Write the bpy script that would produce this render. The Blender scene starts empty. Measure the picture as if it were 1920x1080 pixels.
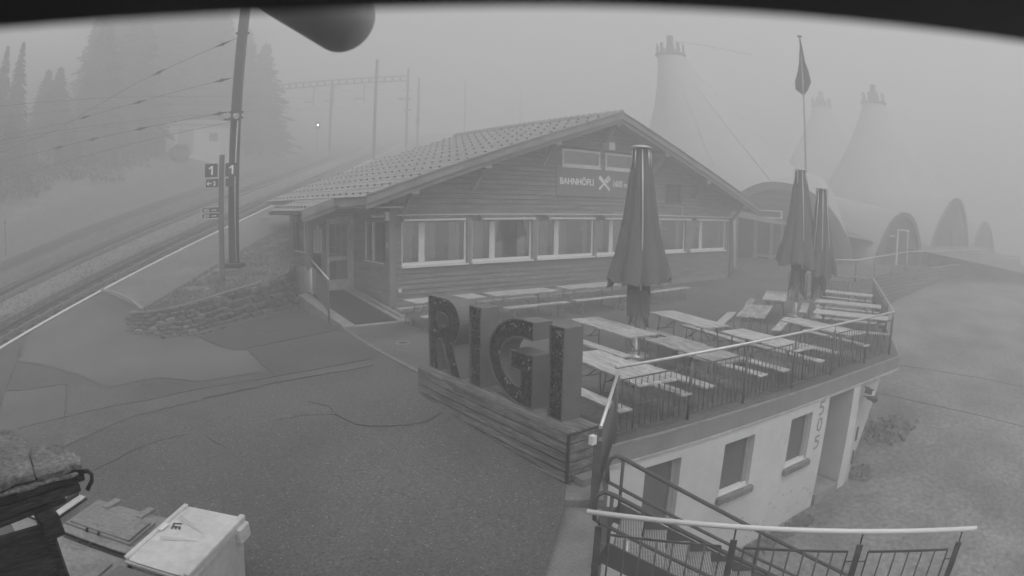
import bpy, bmesh, math, random
from mathutils import Vector, Matrix
random.seed(7)
SC = bpy.context.scene
COL = SC.collection
# ---------------------------------------------------------------- camera
cam_d = bpy.data.cameras.new("camera"); cam = bpy.data.objects.new("camera", cam_d); COL.objects.link(cam)
SC.camera = cam
cam_d.type = 'PANO'; cam_d.panorama_type = 'FISHEYE_LENS_POLYNOMIAL'
cam_d.sensor_width = 36.0; cam_d.sensor_fit = 'HORIZONTAL'
cam_d.fisheye_fov = math.radians(170)
cam_d.fisheye_polynomial_k0 = 0.0
cam_d.fisheye_polynomial_k1 = -0.80281698 / 18.0
cam_d.fisheye_polynomial_k2 = 0.0
cam_d.fisheye_polynomial_k3 = -0.05068592 / 18.0 ** 3
cam_d.fisheye_polynomial_k4 = 0.0
cam_d.clip_start = 0.01; cam_d.clip_end = 2000
CAMP = Vector((0, 0, 3.36))
pit, rol = math.radians(7.648), math.radians(0.6493)
f0 = Vector((0, math.cos(pit), -math.sin(pit))); u0_ = Vector((0, math.sin(pit), math.cos(pit))); x0_ = Vector((1, 0, 0))
X = math.cos(rol) * x0_ + math.sin(rol) * u0_; U = -math.sin(rol) * x0_ + math.cos(rol) * u0_
na = Vector((0.80206, 0.59724, 0)).normalized()
def tow(v): return Vector((na.x * v.x + na.y * v.y, -na.y * v.x + na.x * v.y, v.z))
CX, CF, CU = tow(X), tow(f0), tow(U)
cam.matrix_world = Matrix(((CX.x, CU.x, -CF.x, 0), (CX.y, CU.y, -CF.y, 0), (CX.z, CU.z, -CF.z, 3.36), (0, 0, 0, 1)))
cam_d.lens = 18
cam_d.dof.use_dof = True; cam_d.dof.focus_distance = 12.0; cam_d.dof.aperture_fstop = 6.0
# ---------------------------------------------------------------- world, sun, exposure
w = bpy.data.worlds.new("World"); SC.world = w; w.use_nodes = True
nt = w.node_tree; nt.nodes.clear()
out = nt.nodes.new("ShaderNodeOutputWorld"); bg = nt.nodes.new("ShaderNodeBackground")
sky = nt.nodes.new("ShaderNodeTexSky"); sky.sky_type = 'NISHITA'; sky.sun_disc = False
SUN_EL, SUN_AZ = math.radians(58), math.radians(200)
sky.sun_elevation = SUN_EL; sky.sun_rotation = SUN_AZ; sky.air_density = 1.0; sky.dust_density = 6.0; sky.altitude = 1600
bw = nt.nodes.new("ShaderNodeRGBToBW")
nt.links.new(sky.outputs[0], bw.inputs[0]); nt.links.new(bw.outputs[0], bg.inputs[0]); nt.links.new(bg.outputs[0], out.inputs[0])
bg.inputs[1].default_value = 0.13
sd = bpy.data.lights.new("sun", 'SUN'); sun = bpy.data.objects.new("sun", sd); COL.objects.link(sun)
sd.energy = 1.2; sd.angle = math.radians(40); sd.color = (1, 1, 1)
sun.rotation_euler = (math.radians(90) - SUN_EL, 0, math.pi - SUN_AZ)
SC.view_settings.view_transform = 'Standard'; SC.view_settings.look = 'None'
SC.view_settings.gamma = 1; SC.view_settings.use_curve_mapping = False
SC.view_settings.exposure = 0.87
SC.cycles.volume_bounces = 6; SC.cycles.max_bounces = 8; SC.cycles.diffuse_bounces = 3; SC.cycles.glossy_bounces = 2
SC.cycles.transparent_max_bounces = 12; SC.cycles.use_denoising = True
HAZE_D = 0.0265
# ---------------------------------------------------------------- materials
MATS = {}
def M(name, v, rough=0.8, var=0.0, scale=5.0, var2=0.0, scale2=60.0, bump=0.0, bscale=80.0, metal=0.0, stretch=None, emit=0.0, spec=0.5, streak=None):
    if name in MATS: return MATS[name]
    m = bpy.data.materials.new(name); m.use_nodes = True; n = m.node_tree; b = n.nodes["Principled BSDF"]
    MATS[name] = m
    b.inputs["Base Color"].default_value = (v, v, v, 1); b.inputs["Roughness"].default_value = rough
    b.inputs["Metallic"].default_value = metal; b.inputs["Specular IOR Level"].default_value = spec
    if emit:
        b.inputs["Emission Color"].default_value = (1, 1, 1, 1); b.inputs["Emission Strength"].default_value = emit
    tc = n.nodes.new("ShaderNodeTexCoord"); vec = tc.outputs["Object"]
    oi = n.nodes.new("ShaderNodeObjectInfo")
    if stretch:
        mp = n.nodes.new("ShaderNodeMapping"); mp.inputs["Scale"].default_value = stretch
        n.links.new(vec, mp.inputs[0]); vec = mp.outputs[0]
    if var or var2:
        cur = None
        off = n.nodes.new("ShaderNodeVectorMath"); off.operation = 'ADD'
        n.links.new(vec, off.inputs[0])
        sc_ = n.nodes.new("ShaderNodeMath"); sc_.operation = 'MULTIPLY'; sc_.inputs[1].default_value = 37.0
        n.links.new(oi.outputs["Random"], sc_.inputs[0]); n.links.new(sc_.outputs[0], off.inputs[1])
        for vv, ss in ((var, scale), (var2, scale2)):
            if not vv: continue
            nz = n.nodes.new("ShaderNodeTexNoise"); nz.inputs["Scale"].default_value = ss; nz.inputs["Detail"].default_value = 5
            n.links.new(off.outputs[0], nz.inputs["Vector"])
            mr = n.nodes.new("ShaderNodeMapRange"); mr.inputs[1].default_value = 0.3; mr.inputs[2].default_value = 0.7
            mr.inputs[3].default_value = 1 - vv; mr.inputs[4].default_value = 1 + vv
            n.links.new(nz.outputs[0], mr.inputs[0])
            if cur is None: cur = mr.outputs[0]
            else:
                mu = n.nodes.new("ShaderNodeMath"); mu.operation = 'MULTIPLY'
                n.links.new(cur, mu.inputs[0]); n.links.new(mr.outputs[0], mu.inputs[1]); cur = mu.outputs[0]
        mu = n.nodes.new("ShaderNodeMath"); mu.operation = 'MULTIPLY'; mu.inputs[1].default_value = v
        n.links.new(cur, mu.inputs[0])
        n.links.new(mu.outputs[0], b.inputs["Base Color"])
    if bump:
        nz = n.nodes.new("ShaderNodeTexNoise"); nz.inputs["Scale"].default_value = bscale; nz.inputs["Detail"].default_value = 4
        n.links.new(vec, nz.inputs["Vector"])
        bp = n.nodes.new("ShaderNodeBump"); bp.inputs["Strength"].default_value = bump; bp.inputs["Distance"].default_value = 0.02
        n.links.new(nz.outputs[0], bp.inputs["Height"]); n.links.new(bp.outputs[0], b.inputs["Normal"])
    return m
def mat_glass(name, v, fac):
    if name in MATS: return MATS[name]
    m = bpy.data.materials.new(name); m.use_nodes = True; n = m.node_tree; n.nodes.clear(); MATS[name] = m
    o = n.nodes.new("ShaderNodeOutputMaterial"); t = n.nodes.new("ShaderNodeBsdfTransparent"); t.inputs[0].default_value = (v, v, v, 1)
    g = n.nodes.new("ShaderNodeBsdfGlossy"); g.inputs[1].default_value = 0.03
    mx = n.nodes.new("ShaderNodeMixShader"); mx.inputs[0].default_value = fac
    n.links.new(t.outputs[0], mx.inputs[1]); n.links.new(g.outputs[0], mx.inputs[2]); n.links.new(mx.outputs[0], o.inputs[0])
    return m
# ---------------------------------------------------------------- mesh helpers
class MB:
    def __init__(s): s.v = []; s.f = []; s.sm = []
    def add(s, vs, fs, smooth=False):
        k = len(s.v); s.v += [tuple(v) for v in vs]; s.f += [tuple(i + k for i in f) for f in fs]; s.sm += [smooth] * len(fs)
        return s
    def box(s, x0, x1, y0, y1, z0, z1, rot=None, loc=None):
        vs = [Vector((x, y, z)) for x in (x0, x1) for y in (y0, y1) for z in (z0, z1)]
        if rot is not None: vs = [rot @ v for v in vs]
        if loc is not None: vs = [v + Vector(loc) for v in vs]
        return s.add(vs, [(0, 1, 3, 2), (4, 6, 7, 5), (0, 4, 5, 1), (2, 3, 7, 6), (0, 2, 6, 4), (1, 5, 7, 3)])
    def beam(s, a, b, wd, ht, up=(0, 0, 1)):          # rectangular bar from a to b
        a, b = Vector(a), Vector(b); d = (b - a).normalized(); up = Vector(up)
        if abs(d.dot(up)) > 0.99: up = Vector((0, 1, 0))
        sd_ = d.cross(up).normalized(); up = sd_.cross(d)
        vs = []
        for p in (a, b):
            for i, j in ((-1, -1), (1, -1), (1, 1), (-1, 1)): vs.append(p + sd_ * (wd / 2 * i) + up * (ht / 2 * j))
        return s.add(vs, [(0, 1, 2, 3)[::-1], (4, 5, 6, 7), (0, 1, 5, 4), (1, 2, 6, 5), (2, 3, 7, 6), (3, 0, 4, 7)])
    def tube(s, pts, r, n=8, cap=True):
        pts = [Vector(p) for p in pts]; rs = r if isinstance(r, (list, tuple)) else [r] * len(pts)
        vs = []; prev = None
        for i, p in enumerate(pts):
            d = (pts[min(i + 1, len(pts) - 1)] - pts[max(i - 1, 0)]).normalized()
            if prev is None:
                a = d.cross(Vector((0, 0, 1)));
                if a.length < 1e-3: a = d.cross(Vector((0, 1, 0)))
                a.normalize()
            else: a = (prev - d * prev.dot(d)).normalized()
            prev = a; c = d.cross(a)
            for k in range(n):
                t = 2 * math.pi * k / n; vs.append(p + (a * math.cos(t) + c * math.sin(t)) * rs[i])
        fs = []
        for i in range(len(pts) - 1):
            for k in range(n): fs.append((i * n + k, i * n + (k + 1) % n, (i + 1) * n + (k + 1) % n, (i + 1) * n + k))
        s.add(vs, fs, True)
        if cap:
            k = len(s.v) - len(vs)
            s.f += [tuple(range(k + n - 1, k - 1, -1)), tuple(range(len(s.v) - n, len(s.v)))]; s.sm += [False, False]
        return s
    def lathe(s, prof, n=16, c=(0, 0, 0), smooth=True, drift=None):
        vs = []; c = Vector(c)
        for i, (r, z) in enumerate(prof):
            o = drift(z) if drift else Vector((0, 0, 0))
            for k in range(n):
                t = 2 * math.pi * k / n; vs.append(c + o + Vector((r * math.cos(t), r * math.sin(t), z)))
        fs = [(i * n + k, i * n + (k + 1) % n, (i + 1) * n + (k + 1) % n, (i + 1) * n + k) for i in range(len(prof) - 1) for k in range(n)]
        return s.add(vs, fs, smooth)
    def prism(s, poly, a, b, ax=2):                    # poly of 2D points extruded along axis ax between a and b
        def P(p, h):
            if ax == 2: return (p[0], p[1], h)
            if ax == 1: return (p[0], h, p[1])
            return (h, p[0], p[1])
        n = len(poly); vs = [P(p, a) for p in poly] + [P(p, b) for p in poly]
        return s.add(vs, [tuple(range(n))[::-1], tuple(range(n, 2 * n))] + [(i, (i + 1) % n, (i + 1) % n + n, i + n) for i in range(n)])
    def mesh(s, name, m=None, bevel=0.0, fix=True):
        me = bpy.data.meshes.new(name); me.from_pydata(s.v, [], s.f)
        me.polygons.foreach_set("use_smooth", s.sm)
        if fix or bevel:
            bm = bmesh.new(); bm.from_mesh(me)
            if bevel:
                bmesh.ops.bevel(bm, geom=[e for e in bm.edges if len(e.link_faces) == 2 and e.calc_face_angle(0) > 0.6], offset=bevel, segments=1, affect='EDGES')
            bmesh.ops.recalc_face_normals(bm, faces=bm.faces[:]); bm.to_mesh(me); bm.free()
        if m: me.materials.append(m)
        me.update(); return me
    def obj(s, name, m, parent=None, kind=None, label=None, loc=None, bevel=0.0, fix=True):
        return put(name, s.mesh(name, m, bevel, fix), parent, kind, label, loc)
def put(name, me, parent=None, kind=None, label=None, loc=None, rot=None):
    o = bpy.data.objects.new(name, me); COL.objects.link(o)
    if parent: o.parent = parent
    if kind: o["kind"] = kind
    if label: o["label"] = label
    if loc is not None: o.location = loc
    if rot is not None: o.rotation_euler = rot
    return o
def tag(o, label, cat, group=None, kind=None):
    o["label"] = label; o["category"] = cat
    if group: o["group"] = group
    if kind: o["kind"] = kind
    return o
def thing(name, label, cat, loc=(0, 0, 0), rz=0.0, group=None, rot=None):
    o = bpy.data.objects.new(name, None); COL.objects.link(o); o.location = loc
    o.rotation_euler = rot if rot else (0, 0, rz); o.empty_display_size = 0.2
    return tag(o, label, cat, group)
def copy_tree(o, parent=None):
    c = o.copy(); COL.objects.link(c); c.parent = parent
    for ch in list(o.children): copy_tree(ch, c)
    return c
def box(name, m, parent, x0, x1, y0, y1, z0, z1, kind=None, label=None, bevel=0.0):
    return MB().box(x0, x1, y0, y1, z0, z1).obj(name, m, parent, kind, label, bevel=bevel)
def text(s, name, m, parent, loc, rot, size, ext=0.01, align='LEFT', sx=1.0, bold=0.0):
    c = bpy.data.curves.new(name, 'FONT'); c.body = s; c.size = size; c.extrude = ext; c.align_x = align; c.offset = bold
    c.resolution_u = 3
    c.materials.append(m); tmp = bpy.data.objects.new(name, c); COL.objects.link(tmp)
    me = bpy.data.meshes.new_from_object(tmp.evaluated_get(bpy.context.evaluated_depsgraph_get())); me.name = name
    bpy.data.objects.remove(tmp)
    o = bpy.data.objects.new(name, me); COL.objects.link(o); o.parent = parent; o.location = loc; o.rotation_euler = rot
    o.scale = (sx, 1, 1)
    return o
def shape(loops, tf, depth):                          # loops: outer, holes in 2D; tf(p,h)->3D; returns (verts, faces)
    bm = bmesh.new(); edges = []; rings = []
    for lp in loops:
        vs = [bm.verts.new((p[0], p[1], 0)) for p in lp]; rings.append(vs)
        for i in range(len(vs)): edges.append(bm.edges.new((vs[i], vs[(i + 1) % len(vs)])))
    bmesh.ops.triangle_fill(bm, edges=edges, use_beauty=True)
    bm.verts.index_update(); n = len(bm.verts); co = [(v.co.x, v.co.y) for v in bm.verts]
    fs = [tuple(v.index for v in f.verts) for f in bm.faces]; rr = [[v.index for v in r] for r in rings]; bm.free()
    V = [tf(c, 0) for c in co] + [tf(c, depth) for c in co]
    side = []
    for r in rr:
        for i in range(len(r)): a, b = r[i], r[(i + 1) % len(r)]; side.append((a, b, b + n, a + n))
    return V, fs, [tuple(i + n for i in f) for f in fs], side
def inside(p, poly):
    c = False; j = len(poly) - 1
    for i in range(len(poly)):
        if (poly[i][1] > p[1]) != (poly[j][1] > p[1]) and p[0] < (poly[j][0] - poly[i][0]) * (p[1] - poly[i][1]) / (poly[j][1] - poly[i][1]) + poly[i][0]: c = not c
        j = i
    return c
def wall_panels(mb, u0, u1, z0, z1, holes, tf, th):    # solid wall with rectangular openings, cut into blocks
    us = sorted(set([u0, u1] + [h[0] for h in holes] + [h[1] for h in holes]))
    for a, b in zip(us[:-1], us[1:]):
        hs = sorted([h for h in holes if h[0] < (a + b) / 2 < h[1]], key=lambda h: h[2]); z = z0
        for h in hs + [(0, 0, z1, z1)]:
            if h[2] > z + 1e-4:
                vs = [tf(x, y, zz) for x in (a, b) for y in (0, th) for zz in (z, h[2])]
                mb.add(vs, [(0, 1, 3, 2), (4, 6, 7, 5), (0, 4, 5, 1), (2, 3, 7, 6), (0, 2, 6, 4), (1, 5, 7, 3)])
            z = h[3]
# ---------------------------------------------------------------- terrain functions
def st(x, y):
    s = (x + 4.09) * .616 + (y - 17.41) * .788; t = (x + 4.09) * .788 - (y - 17.41) * .616
    return s, t + (.00075 * s * s if s > 0 else 0)
def xy(s, t):
    t = t - (.00075 * s * s if s > 0 else 0)
    return -4.09 + .616 * s + .788 * t, 17.41 + .788 * s - .616 * t
def P(s): return .15 * s
def ptz(s, t, dz=0.0):
    x, y = xy(s, t); return Vector((x, y, P(s) + dz))
def smooth(a, b, x):
    k = min(1, max(0, (x - a) / (b - a))); return k * k * (3 - 2 * k)
def asph(x, y):
    s, t = st(x, y); T = 0 if y > 9.9 else -.063 * (9.9 - y)
    k = smooth(2.8, 6.8, t); return P(s) * (1 - k) + T * k
def hsh(x, y): return math.sin(x * 1.7 + 3 * math.sin(y * .9)) * .5 + math.sin(y * 2.3 + 2 * math.sin(x * 1.3)) * .5
def left_z(s, t):
    if t < -12.5: return P(s) - .35 + .47 * (-t - 12.5) * smooth(-11.5, -15, t) + .12 * hsh(s * .35, t * .4) * min(1, (-t - 12.5) / 3)
    if t < -7.3: return P(s) - .35 + .06 * smooth(-7.3, -9, t)
    if -5.3 < t < -3.3: return P(s) - .28
    return P(s) - .35
def right_z(x, y): return max(-14, -3.0 + .062 * (x - 12) + .06 * (y - 4) + .03 * hsh(x * .3, y * .35)) if x < 60 else -3.0 + .062 * 48 - .12 * (x - 60) + .06 * (y - 4)
# ---------------------------------------------------------------- railway side
def grid_mesh(name, s0, s1, ns, t0, t1, nt_, fz, m, tex=True):
    vs, fs, tt = [], [], []
    for i in range(ns + 1):
        s = s0 + (s1 - s0) * i / ns
        for j in range(nt_ + 1):
            t = t0 + (t1 - t0) * j / nt_; x, y = xy(s, t); vs.append((x, y, fz(s, t))); tt.append(t)
    for i in range(ns):
        for j in range(nt_):
            a = i * (nt_ + 1) + j; fs.append((a, a + 1, a + nt_ + 2, a + nt_ + 1))
    me = bpy.data.meshes.new(name); me.from_pydata(vs, [], fs)
    at = me.attributes.new("across", 'FLOAT', 'POINT'); at.data.foreach_set("value", tt)
    me.polygons.foreach_set("use_smooth", [True] * len(fs)); me.materials.append(m); me.update()
    bm = bmesh.new(); bm.from_mesh(me); bmesh.ops.recalc_face_normals(bm, faces=bm.faces[:])
    if bm.faces and sum(f.normal.z for f in bm.faces) < 0: bmesh.ops.reverse_faces(bm, faces=bm.faces[:])
    bm.to_mesh(me); bm.free()
    return me
def bands_mat():
    m = M("track_bed", .15, .95, bump=.8, bscale=9); n = m.node_tree; b = n.nodes["Principled BSDF"]
    at = n.nodes.new("ShaderNodeAttribute"); at.attribute_name = "across"
    tc = n.nodes.new("ShaderNodeTexCoord")
    n1 = n.nodes.new("ShaderNodeTexNoise"); n1.inputs["Scale"].default_value = .8; n1.inputs["Detail"].default_value = 6
    n2 = n.nodes.new("ShaderNodeTexNoise"); n2.inputs["Scale"].default_value = 7; n2.inputs["Detail"].default_value = 4
    n.links.new(tc.outputs["Object"], n1.inputs["Vector"]); n.links.new(tc.outputs["Object"], n2.inputs["Vector"])
    ma = n.nodes.new("ShaderNodeMath"); ma.operation = 'MULTIPLY_ADD'; ma.inputs[1].default_value = .9
    n.links.new(n1.outputs[0], ma.inputs[0]); n.links.new(at.outputs["Fac"], ma.inputs[2])
    mr = n.nodes.new("ShaderNodeMapRange"); mr.inputs[1].default_value = -16 + .45; mr.inputs[2].default_value = .45
    n.links.new(ma.outputs[0], mr.inputs[0])
    cr = n.nodes.new("ShaderNodeValToRGB"); cr.color_ramp.interpolation = 'LINEAR'
    st_ = [(-16, .17), (-12.9, .18), (-12.5, .06), (-10.3, .06), (-9.7, .12), (-7.3, .12), (-6.9, .07), (-5.6, .06), (-5.2, .24), (-3.5, .22), (-3.15, .075), (-.3, .07)]
    e = cr.color_ramp.elements
    for i, (t, v) in enumerate(st_):
        q = e[i] if i < 2 else e.new((t + 16) / 16)
        q.position = (t + 16) / 16; q.color = (v, v, v, 1)
    n.links.new(mr.outputs[0], cr.inputs[0])
    m2 = n.nodes.new("ShaderNodeMapRange"); m2.inputs[1].default_value = .3; m2.inputs[2].default_value = .7; m2.inputs[3].default_value = .6; m2.inputs[4].default_value = 1.4
    n.links.new(n2.outputs[0], m2.inputs[0])
    vm = n.nodes.new("ShaderNodeVectorMath"); vm.operation = 'SCALE'
    n.links.new(cr.outputs[0], vm.inputs[0]); n.links.new(m2.outputs[0], vm.inputs["Scale"]); n.links.new(vm.outputs[0], b.inputs["Base Color"])
    return m
G = M("meadow_grass", .22, .95, .3, 1.2, .35, 14, bump=1.0, bscale=22)
put("track_bed", grid_mesh("track_bed", -30, 170, 200, -16, 0, 64, left_z, bands_mat()), kind="structure")
put("hillside", grid_mesh("hillside", -60, 180, 120, -130, -15.6, 90, left_z, G), kind="structure")
Steel = M("rail_steel", .30, .45, .3, 8, metal=.3)
RustD = M("rail_web", .09, .7, .3, 8)
Wet = M("sleeper_wood", .15, .9, .3, 4)
def rail_path(t, z, s0=-20, s1=110, n=66): return [ptz(s0 + (s1 - s0) * i / n, t, z) for i in range(n + 1)]
def ribbon(mb, pts, wd, ht):
    for a, b in zip(pts[:-1], pts[1:]): mb.beam(a, b, wd, ht)
def track(name, label, tl, tr, rack, zr):
    r = thing(name, label, "railway track", ptz(0, (tl + tr) / 2))
    inv = Vector(r.location)
    for t in (tl, tr):
        mb = MB(); ribbon(mb, [p - inv for p in rail_path(t, zr)], .07, .13); mb.obj("rail", Steel, r)
    if rack:
        mb = MB(); ribbon(mb, [p - inv for p in rail_path((tl + tr) / 2, zr + .02)], .10, .12); mb.obj("rack_rail", RustD, r)
    mb = MB()
    for i in range(150):
        s = -18 + i * .72; mb.beam(ptz(s, min(tl, tr) - .35, zr - .12) - inv, ptz(s, max(tl, tr) + .35, zr - .12) - inv, .22, .12)
    mb.obj("sleepers", Wet, r, kind="stuff")
    return r
track("railway_track", "near railway track with a cog rack beside the platform edge", -1.30, -2.74, True, -.22)
track("railway_track", "far railway track beyond the strip of pale gravel", -5.55, -6.99, True, -.22)
# platform
Pav = M("platform_paving", .20, .85, .2, .7, .2, 5, bump=.35, bscale=30)
ns, x = 70, 0
me = grid_mesh("platform", 3.6, 110, 100, 0.12, 3.35, 6, lambda s, t: P(s) + .05, Pav)
for v in me.vertices:
    s_, t_ = st(v.co.x, v.co.y); lim = 5.45 - .57 * t_
    if s_ < lim + .5:
        s2 = max(s_, lim); q = ptz(s2, t_, .05); v.co = q
put("platform", me, kind="structure")
Conc = M("concrete", .30, .85, .18, 2.5, .15, 18, bump=.3, bscale=40)
White = M("white_line_paint", .85, .6, .06, 6)
mb = MB(); pts = [ptz(-20 + i * 1.6, 0.0, -.14) for i in range(80)]; ribbon(mb, pts, .22, .34)
mb.obj("platform_edge", Conc, kind="structure")
mb = MB(); pts = [ptz(-20 + i * 1.6, 0.02, .045) for i in range(80)]; ribbon(mb, pts, .13, .012)
mb.obj("platform_line", White, kind="structure")
mb = MB()      # pale kerb where the paved platform begins
kp = [ptz(5.45, -.02, .05), ptz(5.1, 1.0, .03), ptz(4.4, 2.2, .04), ptz(3.5, 3.35, .03)]
ribbon(mb, kp, .12, .10); mb.obj("platform_kerb", Conc, kind="structure")
# grass verge between platform and stone wall / chalet
WT = [(3.2, 2.95), (3.5, 3.9), (4.2, 4.6), (4.9, 5.0), (5.7, 5.5), (6.44, 5.95), (7.0, 6.2), (7.6, 6.4)]
def wall_t(s):
    if s <= WT[0][0]: return WT[0][1]
    for (a, b), (c, d) in zip(WT[:-1], WT[1:]):
        if s <= c: return b + (d - b) * (s - a) / (c - a)
    return WT[-1][1]
vs, fs = [], []
NS, NTT = 60, 14
for i in range(NS + 1):
    s = 3.3 + (24 - 3.3) * (i / NS) ** 1.4
    t1 = wall_t(s) - .02 if s < 9.0 else 7.0 - max(0, s - 9) * .0
    if s >= 7.6: t1 = max(5.7, 6.4 - (s - 7.6) * .27)
    for j in range(NTT + 1):
        t = 3.3 + (t1 - 3.3) * j / NTT; x, y = xy(s, t)
        vs.append((x, y, P(s) + .05 + .05 * hsh(x * 2.2, y * 2.1) * (1 if 0 < j < NTT else 0)))
for i in range(NS):
    for j in range(NTT):
        a = i * (NTT + 1) + j; fs.append((a, a + NTT + 1, a + NTT + 2, a + 1))
mb = MB(); mb.add(vs, fs, True); VG = M("verge_grass", .24, .95, .35, 2.0, .4, 22, bump=1.0, bscale=30)
mb.obj("verge", VG, kind="structure")
# ground behind the chalet so that the platform has land beside it
put("ground_behind", grid_mesh("ground_behind", 24, 120, 30, 3.3, 60, 20, lambda s, t: P(s) + .0 - .10 * max(0, t - 20), G), kind="structure")
# ---------------------------------------------------------------- asphalt
def asphalt_mat():
    m = M("asphalt", .120, .75, .2, .45, .42, 26, bump=1.0, bscale=34); return m
As = asphalt_mat()
me = grid_mesh("asphalt", -26, 14, 110, -.05, 24, 90, lambda s, t: asph(*xy(s, t)), As)
bm = bmesh.new(); bm.from_mesh(me)
bmesh.ops.bisect_plane(bm, geom=bm.verts[:] + bm.edges[:] + bm.faces[:], plane_co=(6.1, 0, 0), plane_no=(1, 0, 0), clear_outer=True)
kd = Vector((-1.3, -1.15, 0)).normalized(); kn = Vector((-kd.y, kd.x, 0)) * -1
if kn.x < 0: kn = -kn
bmesh.ops.bisect_plane(bm, geom=bm.verts[:] + bm.edges[:] + bm.faces[:], plane_co=(4.93, 5.38, 0), plane_no=kn, clear_outer=True)
bm.to_mesh(me); bm.free(); put("asphalt", me, kind="structure")
def drape(name, poly, m, dz, n=1, kind="structure"):
    # flat patch of asphalt following the ground
    xs = [p[0] for p in poly]; ys = [p[1] for p in poly]; bm = bmesh.new()
    bm.faces.new([bm.verts.new((p[0], p[1], 0)) for p in poly])
    k = .5; x = math.floor(min(xs)) + k
    while x < max(xs):
        bmesh.ops.bisect_plane(bm, geom=bm.verts[:] + bm.edges[:] + bm.faces[:], plane_co=(x, 0, 0), plane_no=(1, 0, 0)); x += k
    y = math.floor(min(ys)) + k
    while y < max(ys):
        bmesh.ops.bisect_plane(bm, geom=bm.verts[:] + bm.edges[:] + bm.faces[:], plane_co=(0, y, 0), plane_no=(0, 1, 0)); y += k
    for v in bm.verts: v.co.z = asph(v.co.x, v.co.y) + dz
    bmesh.ops.recalc_face_normals(bm, faces=bm.faces[:])
    if sum(f.normal.z for f in bm.faces) < 0: bmesh.ops.reverse_faces(bm, faces=bm.faces[:])
    me = bpy.data.meshes.new(name); bm.to_mesh(me); bm.free(); me.materials.append(m); return put(name, me, kind=kind)
Pat = M("asphalt_new", .09, .7, .15, .6, .3, 26, bump=.8, bscale=34)
Pal = M("asphalt_worn", .155, .8, .18, .5, .25, 26, bump=.7, bscale=34)
drape("asphalt_patch", [(1.99, 16.38), (3.4, 17.4), (6.05, 19.7), (6.05, 15.75), (3.09, 14.68), (2.74, 14.65)], Pat, .012)
drape("asphalt_patch", [(3.09, 14.6), (5.94, 15.65), (5.72, 12.4), (5.45, 12.35), (3.09, 11.9)], M("asphalt_mid", .102, .75, .15, .6, .3, 26, bump=.8, bscale=34), .011)
drape("worn_patch", [(-3.17, 15.99), (-2.48, 15.5), (-1.24, 14.15), (-.56, 12.59), (.66, 12.88), (1.5, 12.21), (2.96, 12.45), (3.07, 14.5), (2.74, 14.6), (1.95, 16.3), (1.2, 16.35), (.2, 17.3), (-1.2, 21), (-3.1, 18.6)], Pal, .010)
drape("asphalt_square", [(-3.4, 14.08), (-1.6, 13.58), (-1.43, 10.95), (-3.0, 11.1)], Pal, .010)
drape("asphalt_strip", [(-1.43, 10.88), (.18, 11.27), (1.49, 11.68), (2.81, 11.84), (5.45, 12.3), (5.2, 11.8), (3.0, 11.51), (1.37, 11.01), (0, 10.5), (-1.35, 9.4)], M("asphalt_faint", .128, .75, .2, .45, .42, 26, bump=1.0, bscale=34), .009)
def crack(pts, wd=.02, m=None):
    mb = MB(); q = []
    for (a, b), (c, d) in zip(pts[:-1], pts[1:]):
        L = math.hypot(c - a, d - b); n = max(1, int(L / .25))
        for i in range(n):
            k = i / n; q.append((a + (c - a) * k + random.uniform(-.03, .03), b + (d - b) * k + random.uniform(-.03, .03)))
    q.append(pts[-1])
    for (a, b), (c, d) in zip(q[:-1], q[1:]): mb.beam((a, b, asph(a, b) + .014), (c, d, asph(c, d) + .014), wd * random.uniform(.3, 1.1), .006)
    return mb.obj("asphalt_crack", M("crack", .095, .9), kind="structure")
for c_, w_ in (([(-2.48, 11.02), (-1.43, 10.91), (0.18, 11.3), (1.49, 11.71), (2.81, 11.87), (5.45, 12.35)], .013), ([(1.37, 11.01), (3.0, 11.51), (5.2, 11.8)], .014),
    ([(-3.28, 17.09), (-3.32, 14.94), (-3.37, 13.28)], .02), ([(-3.3, 14.12), (-1.6, 13.61), (-1.42, 10.91)], .014), ([(1.99, 16.38), (2.74, 14.65), (3.07, 14.58), (3.09, 11.8)], .022),
    ([(3.09, 14.68), (5.94, 15.71)], .014), ([(3.15, 10.12), (3.41, 9.72), (3.43, 9.29), (3.52, 8.82), (3.75, 8.62), (4.06, 8.48), (4.61, 8.42), (5.02, 8.65)], .024),
    ([(-0.84, 8.46), (0.03, 9.1), (0.8, 9.37)], .014), ([(1.12, 9.23), (1.35, 8.7)], .014), ([(3.43, 9.29), (2.9, 9.5), (2.4, 9.45)], .010), ([(4.2, 18.2), (4.9, 17.9), (5.4, 18.2), (5.9, 17.7)], .02), ([(3.0, 16.2), (3.9, 16.6), (4.5, 16.3)], .014)): crack(c_, w_)
# ---------------------------------------------------------------- right hand slope
vs, fs = [], []; NX, NY = 120, 100
def rx(i): return 2.2 + 160 * (i / NX) ** 1.7
def ry(j): return -110 + 160 * (1 - (1 - j / NY) ** 1.0)
for i in range(NX + 1):
    for j in range(NY + 1):
        x, y = rx(i), -90 + 101 * (1 - (1 - j / NY) ** 1.8); vs.append((x, y, right_z(x, y)))
for i in range(NX):
    for j in range(NY):
        a = i * (NY + 1) + j; fs.append((a, a + NY + 1, a + NY + 2, a + 1))
mb = MB(); mb.add(vs, fs, True); SG = M("slope_grass", .245, .95, .38, .45, .35, 7, bump=1.0, bscale=16); mb.obj("grass_slope", SG, kind="structure")
def big_ground():
    mb = MB(); n = 24; vs = [(0, 0, -16)]; R_ = 900
    vs += [(R_ * math.cos(2 * math.pi * i / n), R_ * math.sin(2 * math.pi * i / n), -16) for i in range(n)]
    mb.add(vs, [(0, i + 1, (i + 1) % n + 1) for i in range(n)]); return mb.obj("ground", G, kind="structure")
big_ground()
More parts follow.
